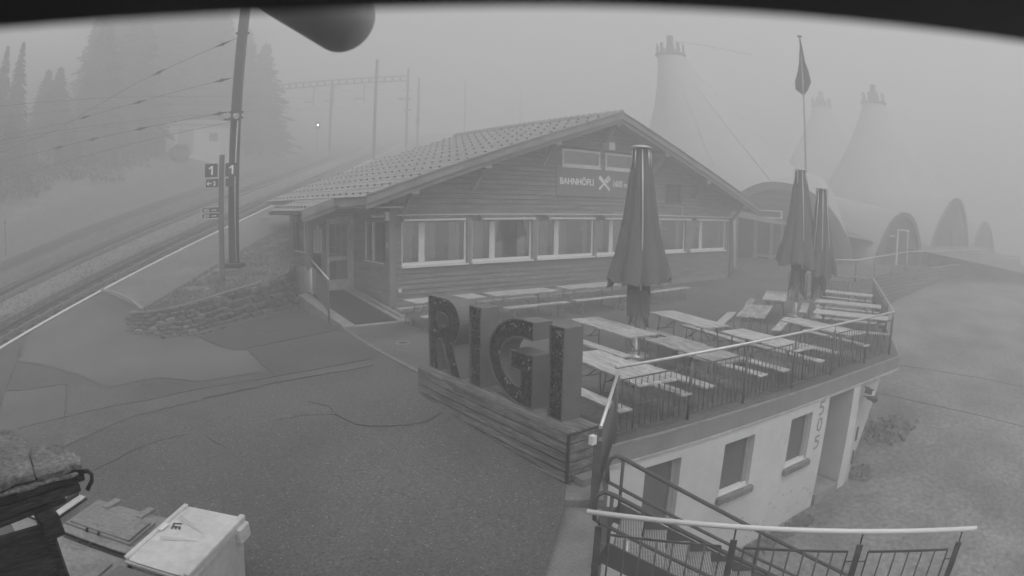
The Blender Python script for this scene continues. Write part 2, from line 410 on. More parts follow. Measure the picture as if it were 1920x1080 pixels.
# ---------------------------------------------------------------- stone wall by the verge
St = M("wall_stone", .13, .9, .15, 2.5, .3, 20, bump=.9, bscale=14)
StL = M("pale_stone", .22, .9, .25, 3, .25, 20, bump=.8, bscale=14)
Mor = M("mortar", .14, .95, .2, 6)
sw = thing("stone_wall", "low curved retaining wall of rough stones below the grass verge", "wall", (3.2, 17.6, 0))
wall_top = [(lambda p: p)(ptz(s, t, .06)) for s, t in WT]
wall_bot = [Vector((x_, y_, asph(x_, y_) - .03)) for x_, y_ in ((.17, 16.75), (.99, 16.3), (1.92, 16.42), (2.61, 16.95), (3.58, 17.78), (4.65, 18.66), (5.3, 19.2), (5.9, 19.8))]
mb = MB(); L = Vector(sw.location); vs = []
back = [p + Vector((-.25, .3, 0)) for p in wall_top]
for a, b, c in zip(wall_bot, wall_top, back): vs += [a - L + Vector((-.05, .06, -.2)), b - L + Vector((-.05, .06, -.03)), c - L + Vector((0, 0, -.03)), Vector((c.x, c.y, a.z - .2)) - L]
k = len(wall_bot); fs = []
for i in range(k - 1):
    for q in range(4): fs.append((i * 4 + q, i * 4 + (q + 1) % 4, i * 4 + 4 + (q + 1) % 4, i * 4 + 4 + q))
fs += [(0, 1, 2, 3), (4 * k - 4, 4 * k - 1, 4 * k - 2, 4 * k - 3)]
mb.add(vs, fs); mb.obj("mortar_core", Mor, sw)
def stone_mesh(i, m, sx=1, sz=1):
    rr = random.Random(i); bm = bmesh.new(); bmesh.ops.create_icosphere(bm, subdivisions=1, radius=.5)
    for v in bm.verts:
        v.co = Vector([math.copysign(abs(c) ** .6 * .62, c) for c in v.co]) * (1 + rr.uniform(-.13, .13))
    me = bpy.data.meshes.new("stone"); bm.to_mesh(me); bm.free(); me.materials.append(m); return me
stones = [stone_mesh(i, St) for i in range(7)] + [stone_mesh(9, StL)]
def along(pl, d):
    for a, b in zip(pl[:-1], pl[1:]):
        l = (b - a).length
        if d <= l: return a + (b - a) * (d / l), (b - a).normalized()
        d -= l
    return pl[-1].copy(), (pl[-1] - pl[-2]).normalized()
LB = sum((b - a).length for a, b in zip(wall_bot[:-1], wall_bot[1:])); LT = sum((b - a).length for a, b in zip(wall_top[:-1], wall_top[1:]))
k = 0.0; rr = random.Random(3)
while k < 1.0:
    pb, d = along(wall_bot, k * LB); pt, _ = along(wall_top, k * LT); h = (pt - pb).length; n = max(2, round(h / .24)); dk = rr.uniform(.035, .065)
    for r in range(n):
        wd = dk * LB * rr.uniform(.9, 1.2); f = (r + .5 + rr.uniform(-.08, .08)) / n
        kk = k + (dk * .5 if r % 2 else 0); pb2, d2 = along(wall_bot, min(kk, .999) * LB); pt2, _ = along(wall_top, min(kk, .999) * LT)
        p = pb2.lerp(pt2, f); o = bpy.data.objects.new("stone", stones[rr.randrange(7) if rr.random() < .9 else 7]); COL.objects.link(o); o.parent = sw
        o.location = p - L; o.rotation_euler = (rr.uniform(-.1, .1), rr.uniform(-.12, .12), math.atan2(d2.y, d2.x)); o.scale = (wd * 1.06, .2 + rr.uniform(0, .06), h / n * rr.uniform(.95, 1.12))
    k += dk
# pale cap along the left half of the wall, and rubble at the foot
mb = MB(); ribbon(mb, [p - L + Vector((0, .02, .03)) for p in wall_top[:6]], .10, .05); mb.obj("coping_strip", Conc, sw)
for i in range(24):
    d = rr.uniform(.02, .98) * LB; p, dd = along(wall_bot, d); o = bpy.data.objects.new("foot_stone", stones[rr.choice((0, 2, 4, 7, 7))]); COL.objects.link(o); o.parent = sw
    s_ = rr.uniform(.07, .15); p = p + Vector((dd.y, -dd.x, 0)) * rr.uniform(.05, .20); p.z = asph(p.x, p.y) + s_ * .25; o.location = p - L; o.scale = (s_ * 1.3, s_, s_ * .7); o.rotation_euler = (0, 0, rr.uniform(0, 3))
# rubble slope between the stone wall and the ramp
rb = thing("rubble_heap", "heap of rough stones between the grey stone wall and chalet footing", "rocks", (6.1, 20.3, .05))
for i in range(34):
    o = bpy.data.objects.new("rock", stones[rr.randrange(8)]); COL.objects.link(o); o.parent = rb; k = rr.uniform(0, 1)
    o.location = (rr.uniform(-.45, .3), k * 1.7 - .5, k * .95 + rr.uniform(-.05, .1)); s_ = rr.uniform(.14, .36); o.scale = (s_, s_, s_ * .7); o.rotation_euler = (rr.uniform(-.4, .4), rr.uniform(-.4, .4), rr.uniform(0, 3))
# ---------------------------------------------------------------- terrace
def terr_z(x): return min(.5, max(0, .05 * (x - 27)))
TP_ = [(5.76, 6.0), (6.05, 5.86), (15.6, 4.60), (23.75, 8.25), (22.55, 10.35), (23.2, 12.3), (29.3, 13.55), (30.3, 11.95), (37.5, 11.2), (50, 10.05), (85, 6.7), (85, 40), (26.1, 40), (26.1, 17.42), (8.42, 17.42), (8.3, 16.15), (6.15, 15.95), (5.9, 13.3), (5.76, 10.0)]
Ter = M("terrace_asphalt", .135, .7, .3, .5, .3, 12, bump=.3, bscale=90)
bm = bmesh.new(); bm.faces.new([bm.verts.new((p[0], p[1], 0)) for p in TP_])
for xx in (27, 29, 31, 33, 35, 37): bmesh.ops.bisect_plane(bm, geom=bm.verts[:] + bm.edges[:] + bm.faces[:], plane_co=(xx, 0, 0), plane_no=(1, 0, 0))
bmesh.ops.triangulate(bm, faces=bm.faces[:])
for v in bm.verts: v.co.z = terr_z(v.co.x) + .012
bmesh.ops.recalc_face_normals(bm, faces=bm.faces[:])
if sum(f.normal.z for f in bm.faces) < 0: bmesh.ops.reverse_faces(bm, faces=bm.faces[:])
me = bpy.data.meshes.new("terrace"); bm.to_mesh(me); bm.free(); me.materials.append(Ter); put("terrace", me, kind="structure")
mb = MB()
for a, b in zip(((8.3, 16.12), (6.15, 15.95), (5.9, 13.3)), ((6.15, 15.95), (5.9, 13.3), (5.76, 10.0))): mb.beam((a[0], a[1], -.02), (b[0], b[1], -.02), .10, .085)
mb.obj("terrace_kerb", M("kerb_stone", .2, .85, .2, 4), kind="structure")
def drain(name, label, x, y, z, r):
    t = thing(name, label, "drain cover", (x, y, z))
    MB().lathe([(r, 0), (r, .012), (r - .035, .016), (r - .035, .004)], 20).obj("rim", Conc, t)
    MB().lathe([(0.001, .006), (r - .04, .006), (r - .04, 0)], 20).obj("lid", M("cast_iron", .035, .6, .2, 20), t)
drain("drain_cover", "small round iron drain cover on the terrace behind the letter sign", 6.73, 13.4, .012, .17)
p_ = ptz(17.93, 1.37, .055); drain("manhole_cover", "large round manhole cover set in the platform paving", p_.x, p_.y, p_.z, .42)
drain("drain_cover", "faint round drain cover on the terrace near the building's right corner", 27.6, 14.6, .07, .3)
# slab fascia under the terrace edge
Fas = M("fascia_metal", .28, .55, .15, 2, .1, 20)
FasL = M("fascia_lip", .34, .5, .2, 6)
ter_edge = thing("terrace_slab", "dark metal clad edge of the terrace slab above the white lower building", "slab", (6.05, 5.86, 0))
ed = [(6.05, 5.86), (15.6, 4.60), (23.75, 8.25), (22.55, 10.35), (23.2, 12.3), (29.3, 13.55)]; L = Vector((6.05, 5.86, 0))
mb = MB(); ml = MB(); mt = MB()
for a, b in zip(ed[:-1], ed[1:]):
    mb.beam((a[0], a[1], -.165) - L if False else Vector((a[0], a[1], -.165)) - L, Vector((b[0], b[1], -.165)) - L, .06, .30)
    ml.beam(Vector((a[0], a[1], -.005)) - L, Vector((b[0], b[1], -.005)) - L, .09, .03)
    mt.beam(Vector((a[0], a[1], -.335)) - L, Vector((b[0], b[1], -.335)) - L, .10, .045)
mb.obj("fascia_sheet", Fas, ter_edge); ml.obj("drip_edge", FasL, ter_edge); mt.obj("lower_lip", M("lip_paint", .5, .6, .2, 6), ter_edge)
# slab body seen from below
MB().prism([(6.1, 5.95), (15.57, 4.68), (23.6, 8.3), (22.4, 10.3), (22.4, 16), (6.1, 16)], -.33, -.05).obj("soffit_slab", Conc, None, kind="structure").name = "terrace_underside"
# ---------------------------------------------------------------- chalet
Wd = M("dark_boards", .24, .8, .3, 1.0, .3, 6, bump=.6, bscale=12, stretch=(1, 1, 8))
WdL = M("door_wood", .55, .6, .15, 3, .15, 30, stretch=(1, 1, .3))
Frm = M("white_frame", .85, .4, .05, 4)
Brg = M("barge_board", .27, .7, .2, 2, .15, 30)
Dark = M("interior_dark", .08, .9)
Cur = M("curtain", .6, .9, .15, 3)
Gls = mat_glass("window_glass", .8, .22)
Ren = M("pale_render", .85, .85, .12, 1.2, .1, 15, bump=.15, bscale=60)
ch = thing("chalet", "long low timber restaurant with a shallow tiled gable roof and a ribbon of windows", "building", (8.37, 17.38, 0))
O_ = Vector((8.37, 17.38, 0))
def zr(x): return 6.85 - .325 * abs(x - 17.2)
WIN = [(8.72, 11.06, .60), (11.27, 13.74, .72), (14.0, 16.72, .80), (16.9, 19.5, .70), (19.75, 22.42, .75), (22.86, 25.7, .70)]
UPW = [(15.1, 17.03, 4.76, 5.39), (17.31, 19.24, 4.76, 5.39)]
holes = [(a, b, 1.42, 2.76) for a, b, c in WIN] + UPW + [(20.99, 22.2, 3.5, 4.38)]
# wall body (three storeys of blocks below the gable line) and gable
mb = MB(); tf = lambda u, y, z: (u - 8.37, y, z)
wall_panels(mb, 8.37, 26.03, 0.0, 3.30, holes[:6], tf, .16)
mb.obj("wall", Wd, ch)
mb = MB(); n = 60                          # gable filled in vertical slats between openings
for i in range(n):
    a = 8.37 + (26.03 - 8.37) * i / n; b = 8.37 + (26.03 - 8.37) * (i + 1) / n; m_ = (a + b) / 2; top = zr(m_) - .22
    segs = [(3.30, top)]
    for h in holes[6:]:
        if h[0] - .1 < m_ < h[1] + .1: segs = [(3.30, h[2]), (h[3], top)]
    for z0, z1 in segs:
        if z1 > z0 + .02: mb.box(a - 8.37, b - 8.37, .01, .15, z0, z1)
mb.obj("gable_core", Dark, ch, kind="stuff")
mb = MB(); z = .20; bh = .165; rr = random.Random(5)
while z < 6.6:                            # lapped horizontal boards
    z1 = z + bh - .018; zm = (z + z1) / 2
    lo = 8.33; hi = 26.07
    if zm > 3.2:
        d = (6.85 - .24 - z) / .325
        if d < .2: break
        lo = max(lo, 17.2 - d); hi = min(hi, 17.2 + d)
    cuts = [(h[0], h[1]) for h in holes if h[2] < zm < h[3]]
    x = lo
    for c in sorted(cuts) + [(hi, hi)]:
        a, b = x, min(c[0], hi)
        while b - a > .02:
            e = min(b, a + rr.uniform(2.5, 5.0))
            if b - e < .5: e = b
            o = rr.uniform(0, .006)
            mb.add([(a - 8.37, -.012 - o, z1), (e - .006 - 8.37, -.012 - o, z1), (e - .006 - 8.37, -.038 - o, z), (a - 8.37, -.038 - o, z), (a - 8.37, 0.02, z), (e - .006 - 8.37, 0.02, z), (a - 8.37, .02, z1), (e - .006 - 8.37, .02, z1)],
                   [(0, 1, 2, 3), (3, 2, 5, 4), (0, 3, 4, 6), (1, 7, 5, 2), (0, 6, 7, 1)]); a = e
        x = c[1]
    z += bh
mb.obj("siding_boards", Wd, ch, kind="stuff")
box("foundation", Conc, ch, .05, 17.6, -.06, .1, -.2, .19)
for x in (0, 17.66): box("corner_post", Brg, ch, x - .09, x + .09, -.075, .06, .19, 3.25)
for a, b, cw in WIN:                       # ribbon windows
    u0, u1 = a - 8.37, b - 8.37
    fr = box("window_frame", Frm, ch, u0, u1, .0, .05, 1.42, 1.52); fr["label"] = "white lower window frame of the ribbon windows"
    box("mullion", Frm, fr, u0 + cw, u0 + cw + .21, -.005, .055, 1.52, 2.76)
    box("jamb", Frm, fr, u1 - .065, u1, .0, .05, 1.52, 2.76); box("jamb", Frm, fr, u0, u0 + .04, .0, .05, 1.52, 2.76)
    box("pane", Gls, fr, u0 + .04, u0 + cw, .02, .03, 1.52, 2.76); box("pane", Gls, fr, u0 + cw + .21, u1 - .065, .02, .03, 1.52, 2.76)
    box("sill", Frm, ch, u0 - .03, u1 + .05, -.12, -.003, 1.36, 1.415)
    for (c0, c1) in ((u0 + .06, u0 + cw - .1), (u0 + cw + .25, u0 + cw + .25 + rr.uniform(.35, .8)), (u1 - .1 - rr.uniform(.15, .45), u1 - .1)):
        k = 14; vs = []
        for i in range(k + 1):
            x = c0 + (c1 - c0) * i / k; y = .22 + .03 * math.sin(i * 1.9)
            vs += [(x, y, 1.45), (x, y, 2.74)]
        MB().add(vs, [(2 * i, 2 * i + 2, 2 * i + 3, 2 * i + 1) for i in range(k)], True).obj("curtain", Cur, fr, fix=False)
for (a, b), (c, d) in zip([w_[:2] for w_ in WIN[:-1]], [w_[:2] for w_ in WIN[1:]]):
    box("window_post", Brg, ch, b - 8.37 + .02, c - 8.37 - .02, -.06, .02, 1.42, 2.9)
# interior
mb = MB(); mb.box(.2, 17.4, 3.0, 3.1, .3, 3.2); mb.box(.2, 17.4, .17, 3.0, .25, .3); mb.box(.2, 17.4, .17, 3.0, 3.0, 3.1); mb.obj("interior_room", Dark, ch)
for i in range(7):
    mb = MB().tube([(1.2 + i * 2.5, .9, 2.97), (1.2 + i * 2.5, .9, 2.45)], .012, 5); mb.lathe([(.02, 2.5), (.16, 2.32), (.15, 2.30)], 10, (1.2 + i * 2.5, .9, 0)); mb.obj("pendant_lamp", Cur, ch)
# awnings
Aw = M("awning_white", .75, .4, .05, 5)
box("awning_rail", Aw, ch, .12, 17.7, -.16, -.05, 2.97, 3.005)
for a, b in ((8.68, 10.87), (11.5, 13.7), (14.33, 16.53), (17.13, 19.3), (19.95, 22.5), (22.99, 25.55)):
    c = box("awning_cassette", Aw, ch, a - 8.37, b - 8.37, -.34, -.22, 2.80, 2.87, bevel=.015)
    box("awning_arm", Brg, c, a - 8.37 + .3, a - 8.37 + .36, -.22, -.04, 2.82, 2.96); box("awning_arm", Brg, c, b - 8.37 - .36, b - 8.37 - .3, -.22, -.04, 2.82, 2.96)
    box("awning_fabric", M("awning_cloth", .3, .8), ch, a - 8.37 - .02, b - 8.37 + .02, -.22, -.045, 2.90, 2.95)
# upper windows, light box, louvre
for a, b, z0, z1 in UPW:
    u0, u1 = a - 8.37, b - 8.37
    mb = MB(); t = .1; mb.box(u0, u1, -.05, .04, z0 - .02, z0 + .08); mb.box(u0, u1, -.05, .04, z1 - .08, z1); mb.box(u0, u0 + .08, -.05, .04, z0 + .08, z1 - .08); mb.box(u1 - .08, u1, -.05, .04, z0 + .08, z1 - .08)
    fr = mb.obj("window_frame", M("pale_frame", .75, .5, .1, 4), ch); box("sill", M("pale_frame", .42), fr, u0 - .03, u1 + .03, -.1, -.052, z0 - .07, z0 + .0)
    box("pane", Gls, fr, u0 + .08, u1 - .08, 0, .01, z0 + .08, z1 - .08); box("blind", M("blind", .16, .8, .1, 9, stretch=(6, 1, 1)), fr, u0 + .12, u0 + 1.35, .06, .08, z0 + .08, z1 - .08)
box("ventilation_box", M("pale_box", .6, .6), ch, 17.13 - 8.37, 17.47 - 8.37, -.42, -.04, 5.47, 5.77, bevel=.01)
lv = MB(); u0, u1 = 20.99 - 8.37, 22.2 - 8.37
lv.box(u0, u1, -.06, 0.02, 3.5, 3.57); lv.box(u0, u1, -.06, 0.02, 4.31, 4.38); lv.box(u0, u0 + .07, -.06, .02, 3.57, 4.31); lv.box(u1 - .07, u1, -.06, .02, 3.57, 4.31)
lo_ = lv.obj("louvre_vent", M("louvre_frame", .16, .7), ch)
for i in range(10): MB().beam((u0 + .07, -.02, 3.60 + i * .073), (u1 - .07, -.02, 3.60 + i * .073), .06, .012, up=(0, .6, 1)).obj("slat", Brg, lo_)
MB().tube([(13.75, -.05, 3.42), (13.85, -.05, 3.25), (13.8, -.05, 3.1), (13.85, -.05, 3.0)], .012, 5).obj("cable", Frm, ch)
# roof
rf = thing("roof_", "x", "y") if False else None
Til = M("roof_tile", .34, .7, .14, 1.2, .14, 9, bump=.3, bscale=40)
Knb = M("snow_guard", .10, .7)
def roof_side(x_ridge, x_eave, y0, y1, ncs, dy, name, parent, m, zf=zr):
    mb = MB(); ny = int((y1 - y0) / dy); sg = 1 if x_eave > x_ridge else -1
    for c in range(ncs):
        xa = x_ridge + (x_eave - x_ridge) * c / ncs; xb = x_ridge + (x_eave - x_ridge) * (c + 1.12) / ncs
        vs = []
        for j in range(ny + 1):
            y = y0 + (y1 - y0) * j / ny; wv = .007 * math.cos(2 * math.pi * (y + (.11 if c % 2 else 0)) / .22)
            vs += [(xa - 8.37, y - 17.38, zf(xa) + wv - .015), (xb - 8.37, y - 17.38, zf(xb) + wv + .009), (xb - 8.37, y - 17.38, zf(xb) - .01)]
        fs = []
        for j in range(ny): a = j * 3; fs += [(a, a + 3, a + 4, a + 1), (a + 1, a + 4, a + 5, a + 2)]
        mb.add(vs, fs)
    return mb.obj(name, m, parent, kind="stuff", fix=False)
roof = box("roof", Brg, ch, 0, .01, 0, .01, 3.5, 3.51)          # replaced below by the roof deck
bpy.data.objects.remove(roof)
mb = MB()
dk = [(7.12, zr(7.12) - .04), (17.2, zr(17.2) - .04), (27.5, zr(27.5) - .04), (27.5, zr(27.5) - .20), (17.2, zr(17.2) - .20), (7.12, zr(7.12) - .20)]
dk = [(a - 8.37, b) for a, b in dk]
vs = [(a, -1.02 + .05, b) for a, b in dk] + [(a, 10.82, b) for a, b in dk]
mb.add(vs, [(0, 1, 4, 5), (1, 2, 3, 4), (6, 11, 10, 7), (7, 10, 9, 8), (0, 6, 7, 1), (1, 7, 8, 2), (2, 8, 9, 3), (3, 9, 10, 4), (4, 10, 11, 5), (5, 11, 6, 0)])
roof = mb.obj("roof", Brg, ch)
roof_side(17.2, 7.08, 16.36, 28.2, 24, .055, "tile_rows", roof, Til)
roof_side(17.2, 27.5, 16.36, 28.2, 24, .22, "tile_rows", roof, Til)
mb = MB()
for c in range(12):
    x = 7.25 + c * .84; y = 16.62 + (.28 if c % 2 else 0)
    while y < 28.1:
        mb.box(x - .025 - 8.37, x + .025 - 8.37, y - .035 - 17.38, y + .035 - 17.38, zr(x) + .01, zr(x) + .065); y += .56
mb.obj("snow_guards", Knb, roof, kind="stuff")
mb = MB()
for i in range(36): mb.lathe([(.12, -.17), (.135, .17)], 10, (0, 0, 0))
mb = MB(); mb.tube([(17.2 - 8.37, -1.06, zr(17.2) + .0), (17.2 - 8.37, 10.84, zr(17.2) + .0)], .12, 10)
for i in range(34): mb.tube([(17.2 - 8.37, -1.04 + i * .35, zr(17.2) + .005), (17.2 - 8.37, -.99 + i * .35, zr(17.2) + .005)], .14, 10)
mb.obj("ridge_cap", Til, roof)
for x1 in (7.1, 27.5):                    # stepped barge boards
    x2 = 17.2
    for dz, hh, yy, wd, m in ((-.11, .22, -1.03, .05, Brg), (-.30, .17, -.97, .04, M("barge_inner", .20, .7, .2, 2))):
        p, q = Vector((x1 - 8.37, yy, zr(x1) + dz)), Vector((x2 - 8.37, yy, zr(x2) + dz)); mb = MB()
        vs = [(a.x, yy + s_ * wd / 2, a.z + k * hh / 2) for a in (p, q) for s_ in (-1, 1) for k in (-1, 1)]
        mb.add(vs, [(0, 1, 3, 2), (4, 6, 7, 5), (0, 4, 5, 1), (2, 3, 7, 6), (0, 2, 6, 4), (1, 5, 7, 3)]); mb.obj("barge_board", m, roof)
    mb = MB(); p, q = Vector((x1 - 8.37, -1.05, zr(x1) + .035)), Vector((x2 - 8.37, -1.05, zr(x2) + .035)); mb.beam(p, q, .10, .03); mb.obj("verge_strip", M("verge_metal", .24, .5), roof)
for x in (8.72, 11.3, 14.2, 17.2, 20.1, 23.05, 26.2):
    zt = zr(x) - .30; b_ = box("purlin", Brg, ch, x - .09 - 8.37, x + .09 - 8.37, -.86, .02, zt - .22, zt)
    box("end_board", M("purlin_end", .6, .6), b_, x - .14 - 8.37, x + .14 - 8.37, -.90, -.862, zt - .17, zt - .01)
    MB().beam((x - 8.37, -.02, zt - .85), (x - 8.37, -.62, zt - .23), .12, .13).obj("brace", Brg, b_)
# eave gutter and downpipe on the left
Gut = M("gutter_metal", .10, .5)
MB().box(7.08 - 8.37, 7.13 - 8.37, -1.0, 1.58, zr(7.1) - .27, zr(7.1) - .06).obj("eave_board", Brg, ch)
# side wall facing the ramp
mb = MB(); wall_panels(mb, 0, 3.02, .19, 3.35, [(.36, 1.95, 1.52, 2.76)], lambda u, y, z: (y, u, z), .12); mb.obj("side_wall", Wd, ch)
mb = MB(); z = .2
while z < 3.2:
    for a, b in (((0, .36), (1.95, 3.02)) if 1.5 < z + .08 < 2.76 else ((0, 3.02),)): mb.add([(-.012, a, z + .153), (-.012, b, z + .153), (-.036, b, z), (-.036, a, z), (.02, a, z), (.02, b, z)], [(0, 3, 2, 1), (3, 4, 5, 2)])
    z += .165
mb.obj("side_siding", Wd, ch, kind="stuff")
sf = box("side_window_frame", Brg, ch, -.06, .03, .36, 1.95, 1.42, 1.52)
box("jamb", Frm, sf, -.05, .0, 1.24, 1.31, 1.52, 2.76); box("jamb", Frm, sf, -.05, 0, 1.86, 1.90, 1.52, 2.76); box("sill_strip", Frm, sf, -.085, -.062, .34, 1.97, 1.47, 1.50)
box("pane", Gls, sf, .01, .02, .36, 1.95, 1.52, 2.76)
box("step_stone", Conc, ch, -.12, .0, -.02, 3.0, -.1, .18)
# door wall, annex
Y2 = 20.4 - 17.38
mb = MB(); wall_panels(mb, 6.67 - 8.37, 0, .37, 3.2, [(7.31 - 8.37, -.0, .37, 2.9), (6.82 - 8.37, 7.17 - 8.37, .8, 2.7)], lambda u, y, z: (u, Y2 + y, z), .1); mb.obj("door_wall", Wd, ch)
dr = box("door", WdL, ch, 7.33 - 8.37, 7.43 - 8.37, Y2 - .04, Y2 + .03, .42, 2.86); dr["label"] = "wooden entrance door with two glass panels"
for q_ in ((-.25, -.01, .42, 2.86), (-.94, -.25, 2.68, 2.86), (-.94, -.25, 1.42, 1.57), (-.94, -.25, .42, .77)): box("door_rail", WdL, dr, q_[0], q_[1], Y2 - .04, Y2 + .03, q_[2], q_[3])
box("pane", Gls, dr, -.94, -.25, Y2, Y2 + .01, 1.57, 2.68); box("pane", Gls, dr, -.94, -.25, Y2, Y2 + .01, .77, 1.42)
box("handle", Frm, dr, -.985, -.955, Y2 - .09, Y2 - .045, 1.35, 1.55)
MB().tube([(-.92, Y2 - .06, 1.92), (-.28, Y2 - .06, 1.76)], .02, 6).obj("push_bar", FasL, dr)
# patterned poster beside the door
ps = thing("wall_poster", "narrow arched poster with a white ornamental pattern left of the entrance door", "poster", (7.0, 20.4 - .03, 1.7))
pl_ = [(-.175, 0), (.175, 0), (.175, .80)] + [(.175 * math.cos(a), .80 + .19 * math.sin(a)) for a in [math.pi * i / 8 for i in range(1, 8)]] + [(-.175, .80)]
MB().prism(pl_, -.01, .01, ax=1).obj("board", M("poster_board", .36, .6), ps)
mb = MB(); rr = random.Random(11)
for j in range(9):
    for i in range(3):
        cx, cz = -.115 + i * .115, .07 + j * .1
        if cz > .86 and i != 1: continue
        mb.lathe([(.045, 0), (.045, .004), (.026, .004), (.026, 0)], 8)
        k = len(mb.v) - 32
        for q in range(k, len(mb.v)):
            v = mb.v[q]; mb.v[q] = (cx + v[0] + .004, -.012 - v[2], cz + v[1] * (1.0 if (i + j) % 2 else .75))
mb.obj("white_pattern", M("poster_white", .95, .6), ps)
# annex left wall with pale footing
AX = 6.67 - 8.37
mb = MB(); mb.box(AX, 0, 4.80, 4.92, .5, 3.3); mb.box(-.12, 0, 4.9, 10.7, .5, 3.4); wall_panels(mb, Y2, 4.9, 1.25, 3.35, [(3.15, 4.38, 1.75, 2.86)], lambda u, y, z: (AX + y, u, z), .12); mb.obj("annex_wall", Wd, ch)
mb = MB(); z = 1.3
while z < 3.2:
    for a, b in (((Y2, 3.15), (4.38, 4.9)) if 1.7 < z + .08 < 2.86 else ((Y2, 4.9),)): mb.add([(AX - .012, a, z + .153), (AX - .012, b, z + .153), (AX - .036, b, z), (AX - .036, a, z), (AX + .02, a, z), (AX + .02, b, z)], [(0, 3, 2, 1), (3, 4, 5, 2)])
    z += .165
mb.obj("annex_siding", Wd, ch, kind="stuff")
fr = box("annex_window_frame", Brg, ch, AX - .05, AX + .03, 3.15, 4.38, 1.66, 1.75); box("jamb", Frm, fr, AX - .045, AX, 3.30, 3.36, 1.75, 2.86); box("sill_strip", Frm, fr, AX - .08, AX - .052, 3.12, 4.4, 1.72, 1.75); box("pane", Gls, fr, AX + .01, AX + .02, 3.15, 4.38, 1.75, 2.86)
box("annex_footing", Ren, ch, AX - .02, AX + .1, Y2 - .05, 4.9, -.2, 1.25)
box("annex_front_footing", Ren, ch, AX - .02, 6.86 - 8.37, Y2 - .15, Y2 - .05, -.2, 1.18)
box("annex_post", Brg, ch, AX - .06, AX + .08, Y2 - .12, Y2 + .02, 1.19, 3.1)
# annex roof: the left slope runs on lower
def az_(x): return zr(x) - .02
mb = MB(); xa, xb, ya, yb = 7.2 - 8.37, 6.0 - 8.37, 18.95 - 17.38, 23.0 - 17.38
vs = [(x, y, az_(x + 8.37) + d) for x in (xa, xb) for y in (ya, yb) for d in (-.17, -.04)]
mb.add(vs, [(0, 1, 3, 2), (4, 6, 7, 5), (0, 4, 5, 1), (2, 3, 7, 6), (0, 2, 6, 4), (1, 5, 7, 3)]); ar = mb.obj("annex_roof", Brg, ch)
roof_side(7.25, 5.98, 18.93, 23.02, 3, .055, "tile_rows", ar, Til, az_)
mb = MB(); y = 19.15
while y < 22.9: mb.box(6.15 - 8.37 - .03, 6.15 - 8.37 + .03, y - .04 - 17.38, y + .04 - 17.38, az_(6.15) + .02, az_(6.15) + .08); y += .4
mb.obj("snow_guards", Knb, ar, kind="stuff")
mb = MB(); mb.beam((xb - .04, ya - .05, az_(6.0) - .12), (xa + .0, ya - .05, az_(7.2) - .12), .05, .24); mb.beam((xb + .0, ya + .01, az_(6.0) - .31), (xa + .05, ya + .01, az_(7.2) - .31), .05, .17); mb.obj("barge_board", Brg, ar)
MB().tube([(xb - .03, ya + .06, az_(6.0) - .11), (xb - .03, yb, az_(6.0) - .11)], .05, 8).obj("gutter", Gut, ar)
MB().tube([(xb - .03, ya + .25, az_(6.0) - .17), (xb + .0, ya + .45, az_(6.0) - .34), (AX - .12, 4.35, 2.78), (AX - .08, 4.45, 2.55), (AX - .08, 4.45, 1.0)], .045, 8).obj("downpipe", Gut, ar)
mb = MB(); mb.box(xb + .1, -1.6 + .0, ya + .05, yb - .05, 3.02, 3.06); mb.obj("soffit", Brg, ar)
# porch ceiling between side wall and annex
box("porch_soffit", Brg, ch, -1.25, .0, -.9, Y2 + .1, 3.22, 3.26)
# right hand recessed wall with pale downpipe
mb = MB(); mb.box(17.66, 20.6, 1.3, 1.45, 0, 3.3); mb.box(17.5, 17.66, .16, 1.45, 0, 3.2); mb.obj("recessed_wall", Wd, ch)
MB().tube([(20.05, 1.2, 3.1), (20.0, 1.2, 2.9), (20.15, 1.2, .35), (20.35, 1.2, .22)], .07, 8).obj("downpipe", Frm, ch)
MB().tube([(17.72, -.1, 3.0), (17.72, -.1, .1)], .05, 8).obj("downpipe", Gut, ch)
box("junction_box", Frm, ch, .20, .31, -.09, -.045, .62, .74)
box("meter_box", M("pale_box", .6), ch, -.09, -.04, .10, .16, 1.98, 2.16)
# small lit-style sign under the eave by the entrance (illegible print)
sg = thing("entrance_sign", "small dark hanging sign under the roof corner beside the entrance", "sign", (7.76, 17.0, 2.98))
box("panel", M("sign_dark", .03, .5), sg, -.33, .22, -.02, .02, -.09, .07)
box("end_cap", M("purlin_end", .6), sg, .225, .34, -.04, .04, -.14, .12)
text("Bahnhöfli", "lettering", Frm, sg, (-.22, -.022, -.045), (math.radians(90), 0, 0), .11, .002)
MB().tube([(0, 0, .07), (0, 0, .22)], .012, 5).obj("hanger", Gut, sg)
# restaurant sign board on the gable
rs = thing("restaurant_sign", "wide flat sign board reading BAHNHÖFLI 1605 m with crossed knife and fork", "sign", (14.83, 17.38 - .05, 3.65))
box("board", M("sign_grey", .22, .55, .05, 2), rs, 0, 5.0, -.02, .02, 0, 1.06)
SW = M("sign_white", .95, .5)
rx_ = (math.radians(90), 0, 0)
text("BAHNHÖFLI", "lettering", SW, rs, (.13, -.022, .43), rx_, .335, .004, sx=.93, bold=.010)
text("1605", "lettering", SW, rs, (2.84, -.022, .43), rx_, .335, .004, sx=.88, bold=.006)
text("m", "lettering", SW, rs, (3.50, -.022, .43), rx_, .27, .004, sx=.95, bold=.004).rotation_euler = (math.radians(90), 0, 0)
mb = MB(); mb.beam((2.12, -.03, .78), (2.38, -.03, .55), .02, .14, up=(0, 0, 1)); mb.beam((2.38, -.03, .55), (2.68, -.03, .27), .02, .085); mb.obj("knife", SW, rs)
mb = MB(); mb.beam((2.12, -.026, .30), (2.50, -.026, .62), .015, .085)
a = Vector((2.50, -.026, .62)); d = Vector((.77, 0, .64)); pn_ = Vector((-.64, 0, .77))
mb.beam(a - d * .02, a + d * .06, .015, .19)
